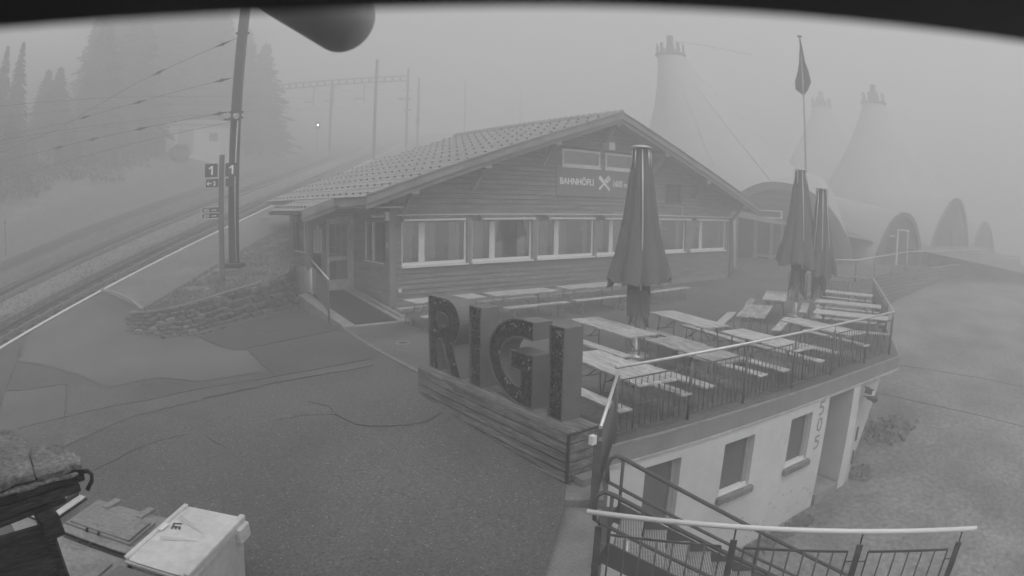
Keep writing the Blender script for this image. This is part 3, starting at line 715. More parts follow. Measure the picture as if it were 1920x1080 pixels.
for i in range(4): mb.beam(a + d * .05 + pn_ * (-.08 + i * .053), a + d * .25 + pn_ * (-.08 + i * .053), .015, .028)
mb.obj("fork", SW, rs)
# ramp with mat
rp = thing("entrance_ramp", "sloping entrance ramp with a dark mat leading to the glazed wooden door", "ramp", (7.3, 18.2, 0))
def slope_box(x0, x1, y0, y1, za, zb, th): 
    m_ = MB(); vs = [(x, y, z) for x in (x0, x1) for y, z in ((y0, za - th), (y0, za), (y1, zb - th), (y1, zb))]
    return m_.add(vs, [(0, 1, 3, 2), (4, 6, 7, 5), (0, 4, 5, 1), (2, 3, 7, 6), (0, 2, 6, 4), (1, 5, 7, 3)])
slope_box(-1.1, .95, -2.35, 2.18, .012, .40, .5).obj("ramp_slab", Conc, rp)
slope_box(-.72, .62, -2.15, 2.15, .035, .415, .012).obj("mat", M("rubber_mat", .035, .8, .1, 6, .2, 60), rp)
slope_box(.80, .95, -2.0, 2.15, .10, .50, .12).obj("side_kerb", Conc, rp)
rl = thing("ramp_railing", "short metal mesh railing along the left side of the entrance ramp", "railing", (6.19, 17.1, .03), math.atan2(-.50, 3.1))
Met = M("galvanised", .72, .35, .1, 6, metal=.4); MetD = M("dull_steel", .14, .5, .25, 8, metal=.3)
for y, z in ((0.05, 0), (3.05, .3)): MB().tube([(0, y, z - .1), (0, y, z + 1.17)], .028, 8).obj("post", MetD, rl)
MB().tube([(0, -.1, 1.18), (0, 3.2, 1.52)], .030, 8).obj("handrail", Met, rl)
mb = MB(); mb.beam((0, .05, .22), (0, 3.05, .52), .02, .02); mb.beam((0, .05, 1.0), (0, 3.05, 1.32), .02, .02); mb.obj("frame_bar", MetD, rl)
for i in range(27): y = .12 + i * .11; z = .22 + y * .1; MB().beam((0, y, z), (0, y, z + .78), .012, .012).obj("baluster", MetD, rl)
MB().tube([(-.02, 2.9, .1), (-.02, 2.9, 1.25)], .04, 6).obj("white_post", Frm, rl)
# ---------------------------------------------------------------- letter planter
PlW = M("weathered_plank", .19, .75, .5, 2.5, .4, 9, bump=.8, bscale=12, stretch=(2, .5, 5))
pln = thing("letter_plinth", "long low plinth of weathered planks carrying the four big letters", "plinth", (5.18, 5.7, 0))
PL0, PL1 = 0.0, 4.0                                   # along y
pz = lambda y: -.255 + .06 * y if y < 4.2 else 0
rr = random.Random(21)
mb = MB(); mb.prism([(.03, -.24), (3.97, -.02), (3.97, .40), (.03, .40)], .03, .50, ax=0); mb.obj("core", M("plinth_core", .01, .9), pln)
for r in range(5):                                    # front boards
    zt = .43 - r * .138; zb = zt - .116; y = 0.0
    for L_ in (rr.uniform(1.2, 2.4), rr.uniform(1.0, 1.6), 9):
        y1 = min(3.99, y + L_)
        if y1 - y < .05: break
        z0a = max(zb, pz(y) + .0) if r == 4 else zb; z0b = max(zb, pz(y1) + .0) if r == 4 else zb
        if zt - max(z0b, pz(y1)) > .02 or zt - z0a > .02:
            zz0, zz1 = max(zb, pz(y) - .02), max(zb, pz(y1) - .02)
            if zt - zz1 < .02: y1 = min(y1, y + max(.1, (zt - .02 - pz(y)) / .06)); zz1 = max(zb, pz(y1) - .02)
            m_ = MB(); vs = [(x, yy, z) for x in (-.022 - rr.uniform(0, .004), .02) for yy, z in ((y + .002, zz0), (y + .002, zt), (y1 - .002, zz1), (y1 - .002, zt))]
            m_.add(vs, [(0, 1, 3, 2), (4, 6, 7, 5), (0, 4, 5, 1), (2, 3, 7, 6), (0, 2, 6, 4), (1, 5, 7, 3)]).obj("plank", PlW, pln)
        y = y1
        if y >= 3.98: break
for r in range(5):                                    # right hand end boards
    zt = .43 - r * .138; box("plank", PlW, pln, .012, .56, -.022, .0, max(zt - .120, -.26), zt)
for i in range(7): box("plank", PlW, pln, -.02 + i * .083, -.02 + i * .083 + .076, .0, 3.99, .43, .452)
box("corner_trim", M("black_trim", .03, .6), pln, -.03, .012, -.03, .0, -.3, .44); box("edge_trim", M("black_trim", .03), pln, .012, .57, -.032, -.022, .425, .445)
box("base_strip", M("pale_strip", .22, .8, .2, 5), pln, -.05, -.025, 0, 3.95, -.24, -.22)
# checker plate steps beside the plinth
cp = M("checker_plate", .35, .4, .1, 10, metal=.5)
cs = thing("steel_step", "small checker plate step at the right foot of the plank plinth", "step", (5.5, 5.62, -.26))
box("tread", cp, cs, -.25, .12, -.16, .02, .0, .10); 
for i in range(7):
    for j in range(3): MB().lathe([(.018, 0), (.012, .006), (.001, .007)], 6, (-.22 + i * .05, -.13 + j * .055, .10)).obj("stud", FasL, cs)
cs = thing("steel_step", "upper checker plate step tucked between plinth and terrace corner", "step", (5.88, 5.80, -.02))
box("tread", cp, cs, -.12, .1, -.05, .1, -.10, .0)
for i in range(4):
    for j in range(2): MB().lathe([(.018, 0), (.012, .006), (.001, .007)], 6, (-.1 + i * .05, -.02 + j * .05, .0)).obj("stud", FasL, cs)
# ---------------------------------------------------------------- letters
LetS = M("letter_steel", .15, .5, .12, 3, .08, 30); Rim = M("letter_rim", .12, .5); 
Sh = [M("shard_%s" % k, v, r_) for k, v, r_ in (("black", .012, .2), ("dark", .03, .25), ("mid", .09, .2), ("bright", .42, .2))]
ShB = M("infill_back", .012, .8)
def arc(cx, cy, rx, ry, a0, a1, n): return [(cx + rx * math.cos(math.radians(a0 + (a1 - a0) * i / n)), cy + ry * math.sin(math.radians(a0 + (a1 - a0) * i / n))) for i in range(n + 1)]
def letter(label, yl, loops, seed):
    # 2D coords: (distance to the right from left edge, height above plinth top)
    t = thing("giant_letter", label, "letter", (5.40, yl, .452), group="letters on the plank plinth")
    tf = lambda p, h: (h, -p[0], p[1])
    V, F0, F1, S = shape(loops, tf, .345)
    m_ = MB(); m_.add(V, S + F1); m_.obj("casing", LetS, t)
    V2, G0, G1, S2 = shape(loops, lambda p, h: (.035 + h, -p[0], p[1]), .01)
    m_ = MB(); m_.add(V2, G0); m_.obj("infill", ShB, t, fix=False)
    m_ = MB()
    for lp in loops:
        n = len(lp)
        for i in range(n): m_.beam((0, -lp[i][0], lp[i][1]), (0, -lp[(i + 1) % n][0], lp[(i + 1) % n][1]), .02, .016, up=(1, 0, 0))
    m_.obj("rim", Rim, t)
    rr = random.Random(seed); ms = [MB() for _ in Sh]
    xs = [p[0] for p in loops[0]]; zs = [p[1] for p in loops[0]]; zmax = max(zs)
    for _ in range(900):
        p = (rr.uniform(min(xs), max(xs)), rr.uniform(min(zs), max(zs)))
        if not inside(p, loops[0]) or any(inside(p, h) for h in loops[1:]): continue
        s_ = rr.uniform(.012, .042); a = rr.uniform(0, 6.28); tri = []
        for k in range(3):
            an = a + k * 2.1 + rr.uniform(-.4, .4); q = (p[0] + math.cos(an) * s_, p[1] + math.sin(an) * s_)
            tri.append((rr.uniform(.006, .034), q))
        if any((not inside(q, loops[0])) or any(inside(q, h) for h in loops[1:]) for _, q in tri): continue
        # sky glint put into the colour: paler shards favoured just under top edges
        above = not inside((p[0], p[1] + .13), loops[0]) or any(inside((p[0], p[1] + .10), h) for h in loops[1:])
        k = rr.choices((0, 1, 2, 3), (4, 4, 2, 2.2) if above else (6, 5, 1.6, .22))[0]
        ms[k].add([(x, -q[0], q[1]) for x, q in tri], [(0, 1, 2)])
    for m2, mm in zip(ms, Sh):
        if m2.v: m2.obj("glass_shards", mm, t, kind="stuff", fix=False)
    return t
H = 1.29
R_out = [(0, 0), (0, H), (.55, H)] + arc(.62, 0.92, .41, .37, 85, -62, 12) + [(.80, .53), (1.03, 0), (.70, 0), (.50, .45), (.31, .47), (.31, 0)]
R_out = [(0, 0), (0, H)] + arc(.60, 0.905, .43, .385, 95, -55, 13) + [(.80, .53), (1.04, 0), (.72, 0), (.42, .56), (.31, .57), (.31, 0)]
R_in = [(.31, .80), (.31, 1.04)] + arc(.50, .92, .12, .12, 90, -90, 6)
letter("big R filled with dark glass shards, first letter from the left on the plinth", 9.69, [R_out, R_in], 1)
letter("slim letter I standing between the R and the G", 8.36, [[(0, 0), (0, 1.285), (.31, 1.285), (.31, 0)]], 2)
Gp = [(1.10, 1.26)] + arc(.86, .64, .84, .63, 82, 250, 22)[0:] + [(.75, .0), (1.11, 0), (1.11, .79), (.58, .79), (.58, .52), (.82, .52), (.82, .27)] + arc(.86, .64, .53, .38, 258, 92, 16) + [(1.10, 1.01)]
letter("rounded letter G, third on the plinth, with bright shards along its top", 7.85, [Gp], 3)
letter("last letter I at the right end of the plinth, nearest the terrace railing", 6.385, [[(0, 0), (0, 1.29), (.285, 1.29), (.285, 0)]], 4)
# ---------------------------------------------------------------- beer tables and benches
Tb = M("table_board", .52, .75, .3, 2, .3, 7, bump=.2, bscale=30, stretch=(1, 6, 1))
TbD = M("table_board_worn", .38, .8, .4, 2, .4, 7, bump=.25, bscale=30, stretch=(1, 6, 1))
Leg = M("table_steel", .22, .5)
def mk_table(m):
    t = thing("beer_table", "x", "table")
    for i in range(3): box("plank", m, t, -1.1, 1.1, -.37 + i * .248, -.37 + i * .248 + .243, .742, .77)
    for x in (-.75, .75): box("batten", TbD, t, x - .04, x + .04, -.34, .34, .715, .742)
    for sx in (-1, 1):
        mb = MB(); x = sx * .86; lean = sx * .06
        for sy in (-1, 1): mb.tube([(x - lean, sy * .24, .72), (x, sy * .25, .40), (x + lean * .3, sy * .29, .01)], .016, 6)
        mb.tube([(x, -.25, .40), (x, .25, .40)], .013, 6); mb.tube([(x + lean * .3, -.29, .015), (x + lean * .3, .29, .015)], .015, 6)
        mb.tube([(x, 0, .40), (x - sx * .42, 0, .70)], .012, 6); mb.obj("leg_frame", Leg, t)
    return t
def mk_bench(m):
    t = thing("beer_bench", "x", "bench")
    box("seat", m, t, -1.1, 1.1, -.125, .125, .432, .46)
    for sx in (-1, 1):
        mb = MB(); x = sx * .86
        for sy in (-1, 1): mb.tube([(x, sy * .09, .43), (x, sy * .10, .2), (x, sy * .14, .01)], .014, 6)
        mb.tube([(x, -.14, .015), (x, .14, .015)], .014, 6); mb.tube([(x, -.1, .22), (x, .1, .22)], .012, 6); mb.tube([(x, 0, .22), (x - sx * .3, 0, .42)], .011, 6); mb.obj("leg_frame", Leg, t)
    return t
tabs = [mk_table(Tb), mk_table(TbD)]; bens = [mk_bench(Tb), mk_bench(TbD)]; used = [0, 0, 0, 0]
def place(pool, k, x, y, deg, label, group, off):
    o = pool[k] if not used[off + k] else copy_tree(pool[k]); used[off + k] = 1
    o.location = (x, y, .012); o.rotation_euler = (0, 0, math.radians(deg)); o["label"] = label; o["group"] = group; return o
TG, BG = "beer tables on the terrace", "beer benches on the terrace"
T = lambda k, x, y, d, l: place(tabs, k, x, y, d, l, TG, 0)
B = lambda k, x, y, d, l: place(bens, k, x, y, d, l, BG, 2)
T(0, 8.72, 14.72, 0, "pale beer table at the chalet's left corner, partly behind the letter R")
B(0, 8.72, 14.05, 0, "bench in front of the table at the chalet's left corner, behind the R"); B(1, 8.80, 15.5, 0, "bench against the chalet wall at its left corner behind the R")
T(0, 11.25, 14.65, -1, "pale beer table under the chalet windows, seen above the first letter I")
B(0, 11.35, 14.02, -2, "bench in front of the window table above the first letter I"); B(1, 11.3, 15.35, 0, "bench behind the window table above the first letter I, nearest the wall")
T(0, 13.95, 14.65, -2, "pale beer table under the chalet windows, just left of the nearest parasol")
B(0, 13.9, 13.98, -3, "bench in front of the window table just left of the nearest parasol"); B(1, 14.2, 15.3, 0, "bench behind the window table just left of the nearest parasol")
T(1, 16.9, 14.9, 1, "beer table by the chalet wall, half hidden behind the nearest parasol"); B(0, 17.35, 14.05, 2, "bench sticking out right of the nearest parasol by the chalet wall")
T(0, 7.28, 6.90, 90 - 11, "front beer table beside the last letter I, closest to the railing corner")
B(0, 6.55, 6.95, 90 - 7, "bench between the last letter I and the front table"); B(1, 7.85, 6.85, 90 - 6, "bench under the right side of the front table beside the railing corner")
T(0, 9.65, 9.35, 90 - 10, "beer table directly left of the nearest parasol's pole")
B(0, 9.0, 9.2, 90 - 8, "bench left of the table beside the nearest parasol's pole"); B(1, 10.30, 8.3, 90 - 12, "bench running just right of the nearest parasol's pole")
T(1, 9.35, 6.85, 90 - 12, "worn grey beer table in the row along the near railing, with darker planks")
B(0, 8.50, 6.85, 90 - 6, "bench between the front table and the worn grey table"); B(0, 9.85, 6.60, 90 - 6, "bench tucked under the right side of the worn grey table")
T(0, 11.78, 8.92, 90 - 14, "beer table standing just right of the nearest parasol's canopy")
B(1, 11.05, 8.85, 90 - 10, "bench left of the table just right of the nearest parasol"); B(0, 12.15, 8.45, 90 - 14, "bench under the right side of the table just right of the nearest parasol")
T(0, 11.26, 6.38, 90 - 11, "beer table behind the middle of the near railing, between two pairs of benches")
B(0, 10.52, 6.45, 90 - 8, "bench left of the table behind the middle of the near railing"); B(0, 11.72, 6.25, 90 - 6, "bench right of the table behind the middle of the near railing")
T(0, 13.68, 6.20, 90 - 12, "beer table behind the near railing, in line with the middle parasol")
B(0, 12.75, 6.35, 90 - 8, "bench left of the table in line with the middle parasol"); B(0, 14.15, 6.05, 90 - 12, "bench right of the table in line with the middle parasol")
T(1, 14.25, 8.50, 24, "worn beer table turned sideways left of the middle parasol's pole, showing its planks")
B(0, 14.12, 9.38, 24, "bench behind the sideways worn table left of the middle parasol"); B(0, 14.75, 7.90, 20, "bench in front of the sideways worn table left of the middle parasol")
T(0, 17.45, 9.68, 27, "beer table turned sideways right behind the middle parasol"); B(0, 18.0, 8.85, 24, "bench at the foot of the middle parasol's pole"); B(1, 17.1, 10.45, 27, "bench on the far side of the sideways table behind the middle parasol")
T(0, 20.40, 8.45, 90 + 17, "farthest beer table at the terrace's far end, first of the three parallel tables"); B(0, 21.25, 8.75, 90 + 16, "bench beyond the farthest of the three parallel tables")
T(0, 18.05, 7.27, 90 + 19, "middle one of the three parallel beer tables near the terrace tip"); B(0, 18.85, 7.60, 90 + 18, "bench between the farthest and the middle of the three parallel tables")
T(0, 16.05, 6.35, 90 + 18, "nearest of the three parallel beer tables, at the terrace tip"); B(0, 16.88, 6.70, 90 + 19, "bench between the middle and the nearest of the three parallel tables"); B(0, 15.42, 6.0, 90 + 20, "bench on the near side of the three parallel tables, by the railing tip")
# ---------------------------------------------------------------- parasols
Clo = M("parasol_cloth", .135, .9, .12, 1.5, .08, 20, bump=.15, bscale=30); Alu = M("aluminium", .62, .35, metal=.4)
def parasol(label, x, y, Ht, seed, R0=.62, phase=0.0, lean=(0, 0), vt=.93):
    t = thing("closed_parasol", label, "parasol", (x, y, .012), group="closed parasols on the terrace", rot=(lean[0], lean[1], 0))
    rr = random.Random(seed); k = Ht / 4.72
    MB().tube([(0, 0, 0), (0, 0, Ht - .2)], [.075, .06], 12).obj("pole", Alu, t)
    MB().lathe([(.30, 0), (.30, .04), (.10, .07), (.09, .45), (.07, .46)], 16).obj("foot", Alu, t)
    MB().lathe([(.001, Ht), (.10, Ht - .005), (.245, Ht - .05), (.25, Ht - .065), (.05, Ht - .08)], 20).obj("cap", Alu, t)
    n = 96; rows = [(4.62, .19), (4.45, .205), (4.0, .29), (3.4, .37), (2.8, .47), (2.3, .57), (2.0, .64), (1.72, .66)]
    ph = [rr.uniform(-.3, .3) for _ in range(8)]; amp = [rr.uniform(.75, 1.15) for _ in range(8)]; drop = [rr.uniform(-.28, .12) for _ in range(8)]
    vs = []
    for i, (z, r) in enumerate(rows):
        f = i / (len(rows) - 1)
        for q in range(n):
            a = 2 * math.pi * q / n + phase; lob = int(q / n * 8) % 8; u = (q / n * 8) % 1
            pl = abs(math.sin(math.pi * u)) ** .7
            wob = 1 + (.30 * (pl - .6)) * (.25 + .75 * f) * amp[lob] + .03 * math.sin(a * 23 + i)
            zz = z * k + (drop[lob] * math.sin(math.pi * u) * f ** 4 - .12 * f ** 4 * math.sin(math.pi * u * 3) * .3) * k
            rad = r * R0 / .62 * wob * (.78 + .3 * amp[lob] * f if f > .5 else .93)
            vs.append((rad * math.cos(a), rad * math.sin(a), zz))
    fs = [(i * n + q, i * n + (q + 1) % n, (i + 1) * n + (q + 1) % n, (i + 1) * n + q) for i in range(len(rows) - 1) for q in range(n)]
    m_ = MB(); m_.add(vs, fs, True); m_.obj("canopy", Clo, t)
    for lob in range(4):                              # cloth tails hanging below the strap
        a = phase + math.pi / 4 + lob * math.pi / 2; d = Vector((math.cos(a), math.sin(a), 0)); s_ = Vector((-d.y, d.x, 0)); zb = (.62 + rr.uniform(-.05, .28)) * k
        m_ = MB(); c = []
        for (w_, r_, z) in ((.34, .16, 1.85 * k), (.30, .20, 1.3 * k), (.22, .24, (zb + 1.3 * k) / 2), (.04, .28, zb)):
            for j in range(5):
                u = j / 4 - .5; c.append(d * (r_ + .05 * math.cos(u * 9)) + s_ * (u * 2 * w_ * .62) + Vector((0, 0, z + abs(u) * .3 * (1 if w_ < .1 else 0))))
        m_.add(c, [(i * 5 + j, i * 5 + j + 1, i * 5 + j + 6, i * 5 + j + 5) for i in range(3) for j in range(4)], True)
        o = m_.obj("cloth_tail", Clo, t)
        md = o.modifiers.new("thick", 'SOLIDIFY'); md.thickness = .012
    MB().lathe([(.24, 1.50 * k), (.26, 1.56 * k), (.24, 1.62 * k)], 24).obj("strap", M("strap_dark", .02, .8), t)
    for q in range(8):
        a = phase + 2 * math.pi * q / 8 + .0; d = Vector((math.cos(a), math.sin(a), 0))
        sh = (4.62, .20) ; L_ = rr.random()
        vis = d.dot(Vector((-x, -y, 0)).normalized()) > vt
        pts_ = [d * .20 + Vector((0, 0, 4.60 * k)), d * .225 + Vector((0, 0, 4.2 * k))]
        if vis: pts_ = [d * .20 + Vector((0, 0, 4.62 * k)), d * (.36 * R0 / .62) + Vector((0, 0, 3.4 * k)), d * (.46 * R0 / .62) + Vector((0, 0, 2.6 * k)), d * (.46 * R0 / .62) + Vector((0, 0, 1.55 * k))]
        MB().tube(pts_, .018, 6).obj("rib", Alu, t)
        MB().tube([d * .14 + Vector((0, 0, 1.6 * k)), d * .17 + Vector((0, 0, (.75 if q % 2 else .5) * k))], .016, 6).obj("strut", Alu, t)
    return t
def facing(x, y, extra=0): return math.atan2(-y, -x) + extra
parasol("tall closed parasol in front of the chalet sign, nearest of the three", 10.44, 9.33, 4.70, 3, .60, facing(10.4, 9.4, .10))
parasol("closed parasol beside the flagpole, middle of the three", 18.72, 9.55, 4.84, 9, .64, facing(18.7, 9.5, .30))
parasol("smallest closed parasol with several pale ribs showing, just right of the middle one", 19.06, 8.88, 4.27, 5, .50, facing(19, 8.9, .15), vt=.3)
# flagpole
fp = thing("flagpole", "thin tall flagpole with a limp dark flag beyond the middle parasol", "flagpole", (24.51, 12.25, 0))
MB().tube([(0, 0, 0), (0, 0, 11.2)], [.06, .035], 8).obj("pole", M("pole_paint", .35, .5), fp)
MB().lathe([(.001, 11.26), (.12, 11.24), (.12, 11.2), (.03, 11.18)], 10).obj("finial", Gut, fp)
vs = []; FL = M("flag_cloth", .05, .9)
prof = [(11.1, .02, .03), (10.6, -.05, .10), (10.0, -.12, .17), (9.6, -.20, .30), (9.1, -.36, .38), (8.75, -.36, .22), (8.52, -.05, .05)]
rgt = Vector((.447, -.894, 0)); fwd = Vector((-.894, -.447, 0))
for z, a, b in prof:
    for j in range(9): u = j / 8; x_ = a + (b - a) * u; p = rgt * x_ + fwd * (.05 + .06 * math.sin(u * 9)); vs.append((p.x, p.y, z + .15 * math.sin(u * math.pi) * (z < 9.2)))
m_ = MB(); m_.add(vs, [(i * 9 + j, i * 9 + j + 1, i * 9 + j + 10, i * 9 + j + 9) for i in range(6) for j in range(8)], True); o = m_.obj("flag", FL, fp); o.modifiers.new("thick", 'SOLIDIFY').thickness = .01
# ---------------------------------------------------------------- railings
def railing(name, label, pts, post_at, top, panels=True, bal=.115, hand_r=.024, post_r=.022, base=0.0, tpost=None, hm=None, ext=0.0, group=None, flat=False):
    """pts: list of 3D floor points of the line; post_at: list of (segment index, distance)"""
    r = thing(name, label, "railing", pts[0], group=group); O = Vector(pts[0]); pts = [Vector(p) for p in pts]
    hp = [p - O + Vector((0, 0, top)) for p in pts]
    if ext: hp[0] = hp[0] - (hp[1] - hp[0]).normalized() * ext; hp[-1] = hp[-1] + (hp[-1] - hp[-2]).normalized() * ext
    MB().tube(hp, hand_r, 10).obj("handrail", hm or Met, r)
    cache = {}
    for si, ds in post_at.items():
        a, b = pts[si], pts[si + 1]; d = (b - a).normalized(); pos = [a + d * x for x in ds]
        for p in pos:
            q = p - O
            if flat: MB().beam(q + Vector((0, 0, base)), q + Vector((0, 0, top - .13)), .018, .06, up=d).obj("post", MetD, r)
            else: MB().tube([q + Vector((0, 0, base)), q + Vector((0, 0, top - .12))], post_r * 1.25, 8).obj("post", MetD, r)
            MB().tube([q + Vector((0, 0, top - .12)), q + Vector((0, 0, top - .01))], .008, 6).obj("pin", MetD, r)
        if not panels: continue
        for p, q in zip(pos[:-1], pos[1:]):
            L_ = (q - p).length; u0 = p + d * .10 - O; u1 = q - d * .10 - O; zl, zh = .09, top - .20
            mb = MB(); mb.beam(u0 + Vector((0, 0, zl)), u1 + Vector((0, 0, zl)), .012, .022); mb.beam(u0 + Vector((0, 0, zh)), u1 + Vector((0, 0, zh)), .012, .022)
            mb.beam(u0 + Vector((0, 0, zl)), u0 + Vector((0, 0, zh)), .014, .014, up=d); mb.beam(u1 + Vector((0, 0, zl)), u1 + Vector((0, 0, zh)), .014, .014, up=d); fr = mb.obj("panel_frame", MetD, r)
            n = max(2, round((L_ - .2) / bal))
            hgt = round(zh - zl, 3)
            if hgt not in cache: cache[hgt] = MB().tube([(0, 0, 0), (0, 0, hgt)], .0085, 6).mesh("baluster", MetD)
            for i in range(1, n):
                c = u0.lerp(u1, i / n) + Vector((0, 0, zl)); put("baluster", cache[hgt], fr, loc=c)
            for z in (zl + .08, zh - .10):
                MB().tube([p - O + Vector((0, 0, z)), u0 + Vector((0, 0, z))], .007, 5).obj("bracket", MetD, fr); MB().tube([u1 + Vector((0, 0, z)), q - O + Vector((0, 0, z))], .007, 5).obj("bracket", MetD, fr)
    return r
E0, E1, E2, E3 = (6.34, 5.98, .012), (15.55, 4.86, .012), (23.4, 8.38, .012), (22.3, 10.2, .012)
railing("terrace_railing", "long barred metal railing with a bright handrail round the terrace edge", [E0, E1, E2, E3], {0: [0, 1.52, 2.95, 4.50, 6.06, 7.72, 9.22], 1: [1.9, 3.8, 5.7, 7.6, 8.5], 2: [1.0, 2.0]}, 1.09, ext=.05, bal=.125)
railing("terrace_railing", "faint railing running away from the flagpole towards the arched huts", [(22.3, 10.2, 0.012), (23.1, 12.2, .012), (29.2, 13.4, .11), (30.25, 11.88, .16), (37.4, 11.12, .5), (50.3, 9.95, .5), (80, 7.0, .5)], {0: [1.0], 1: [0, 2, 4, 6], 2: [0, 1.8], 3: [0, 2.4, 4.8, 7.15], 4: [2.4, 4.8, 7.2, 9.6, 12], 5: [2.5, 5, 7.5, 10, 12.5]}, 1.09, panels=False, post_r=.03, hand_r=.03)
# wall of planks beneath the far railing
bw_ = thing("retaining_wall", "dark horizontal plank retaining wall below the far railing", "wall", (30.25, 11.8, 0))
for r in range(8):
    mb = MB(); z = .06 - r * .22
    for a, b, za, zb in (((0, 0), (7.2, -.78), 0, .3), ((7.2, -.78), (20.1, -2.0), .3, .3), ((20.1, -2.0), (50, -5.0), .3, .3)):
        mb.beam((a[0], a[1], z + za), (b[0], b[1], z + zb), .05, .19)
    mb.obj("board", M("wall_board", .13, .85, .25, 1, .2, 10), bw_)
# ---------------------------------------------------------------- lower white building
lb = thing("lower_building", "white rendered building below the terrace with dark shuttered windows", "building", (6.27, 5.80, 0), math.atan2(-.132, .991))
WR = M("white_render", .70, .85, .07, .9, .05, 5, bump=.25, bscale=30)
WH = [(.55, 1.32, -1.80, -.52), (2.38, 3.22, -1.58, -.56), (4.38, 5.16, -1.58, -.54)]
mb = MB(); wall_panels(mb, -.15, 5.80, -3.6, -.335, WH, lambda u, y, z: (u, y, z), .30); mb.obj("wall", WR, lb)
mb = MB(); mb.box(5.62, 5.80, .302, 2.2, -3.6, -.335); mb.box(5.80, 7.6, 1.5, 1.7, -3.6, -.335); mb.obj("porch_wall", M("shade_render", .50, .85, .1, 1), lb)  # darker copy of the white render, the porch's shade put into its colour
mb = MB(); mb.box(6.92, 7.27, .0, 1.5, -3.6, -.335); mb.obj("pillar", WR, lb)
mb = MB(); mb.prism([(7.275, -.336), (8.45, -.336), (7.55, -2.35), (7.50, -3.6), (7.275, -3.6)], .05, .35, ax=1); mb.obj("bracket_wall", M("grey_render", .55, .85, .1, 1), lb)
for i, (y_, z_) in enumerate(((-1.45, -.25), (-2.05, -.12))): box("niche_shade", Dark, lb, 7.50, 7.58, .035, .052, y_ - .35, y_)  # thin dark plates on the face, painting in the shade of recesses
box("door_step", Conc, lb, 5.85, 6.85, -.05, 1.4, -2.95, -2.65); box("door_step", Conc, lb, 5.9, 6.3, .25, 1.4, -2.65, -2.42)
Shu = M("window_blind", .14, .7, .10, 2, .08, 20, stretch=(1, 1, .2))
for u0, u1, z0, z1 in WH:
    w_ = box("window", Shu, lb, u0, u1 - .10, .14, .17, z0, z1); w_["label"] = "dark recessed window"
    box("reveal_strip", M("reveal", .36, .8), w_, u1 - .10, u1 - .001, .10, .17, z0, z1)
    box("frame_strip", Frm, w_, u0, u1, .05, .139, z0, z0 + .05); box("stone_sill", StL, w_, u0 - .05, u1 + .10, -.09, .03, z0 - .14, z0 - .002, bevel=.02)
mb = MB(); rr = random.Random(77)            # scuffs and flaked spots in the render
for _ in range(46):
    u_ = rr.choice((rr.uniform(4.6, 5.75), rr.uniform(3.2, 4.6), rr.uniform(1.5, 5.7))); z_ = -3.3 + .12 * u_ + abs(rr.gauss(0, .35)); s_ = rr.uniform(.008, .04)
    q = [(u_ + s_ * rr.uniform(.6, 1.6) * math.cos(k * 1.05), -.003, z_ + s_ * rr.uniform(.3, 1.0) * math.sin(k * 1.05)) for k in range(6)]; mb.add(q, [tuple(range(6))])
mb.obj("wall_scuffs", M("scuff", .42, .9), lb, kind="stuff", fix=False)
# painted house number strokes
def stroke(pts, w_, m, par, y=-.006):
    mb = MB()
    for a, b in zip(pts[:-1], pts[1:]): mb.beam((a[0], y, a[1]), (b[0], y, b[1]), .004, w_, up=(0, 0, 1) if abs(a[0] - b[0]) > abs(a[1] - b[1]) else (1, 0, 0))
    return mb.obj("painted_digit", m, par)
PN = M("number_paint", .24, .8)
five = [(.16, .26), (.0, .26), (-.0, .15), (.08, .16), (.145, .11), (.135, .03), (.06, -.005), (-.02, .0)]
zero = [(.07, .27), (.02, .24), (-.01, .14), (.01, .03), (.06, .0), (.12, .02), (.15, .13), (.13, .24), (.07, .27)]
for k, (g, z) in enumerate(((five, -.66), (zero, -1.03), (five, -1.42))): stroke([(5.44 + p[0], z + p[1]) for p in g], .035, PN, lb)
text("station", "wall_lettering", M("number_dark", .08, .8), lb, (.62, -.006, -2.22), (math.radians(90), 0, 0), .17, .002, bold=.002)
for x, z in ((7.44, -.45), (7.46, -.68)):
    fl = thing("floodlight", "upper boxy floodlight on the white pillar under the terrace edge" if z > -.5 else "lower conical floodlight on the white pillar under the terrace edge", "lamp", (6.27 + .991 * x - .0, 5.80 - .132 * x - .12, z))
    if z > -.5:
        MB().box(-.13, .10, -.14, .04, -.13, .0, Matrix.Rotation(.3, 3, 'Y')).obj("housing", M("lamp_grey", .10, .5), fl); MB().box(-.05, .06, -.16, -.142, -.13, -.03, Matrix.Rotation(.3, 3, 'Y')).obj("lens", Frm, fl)
    else:
        MB().tube([(-.12, -.03, .04), (.0, -.1, 0), (.14, -.16, -.04)], [.04, .05, .09], 12).obj("housing", M("lamp_grey", .10, .5), fl)
    MB().tube([(0, .12, .02), (0, -.03, .02)], .015, 6).obj("bracket", Gut, fl)
# ---------------------------------------------------------------- kerb wall, side rail, stairs, near balustrade
kw = thing("kerb_wall", "broad concrete kerb wall in two steps at the right edge of the asphalt", "wall", (5.0, 5.0, -.4))
def quad_prism(mb, q, z0, z1, O):
    q = [Vector((p[0] - O[0], p[1] - O[1], 0)) for p in q]; vs = [(p.x, p.y, z0 - O[2]) for p in q] + [(p.x, p.y, z1 - O[2]) for p in q]; n = len(q)
    mb.add(vs, [tuple(range(n))[::-1], tuple(range(n, 2 * n))] + [(i, (i + 1) % n, (i + 1) % n + n, i + n) for i in range(n)]); return mb
KO = (5.0, 5.0, -.4)
KC = M("kerb_concrete", .22, .85, .2, 2, .2, 30, bump=.3, bscale=60)
quad_prism(MB(), [(5.33, 5.86), (6.03, 5.93), (5.22, 5.02), (4.84, 5.34)], -3.2, -.27, KO).obj("upper_block", KC, kw, bevel=.01)
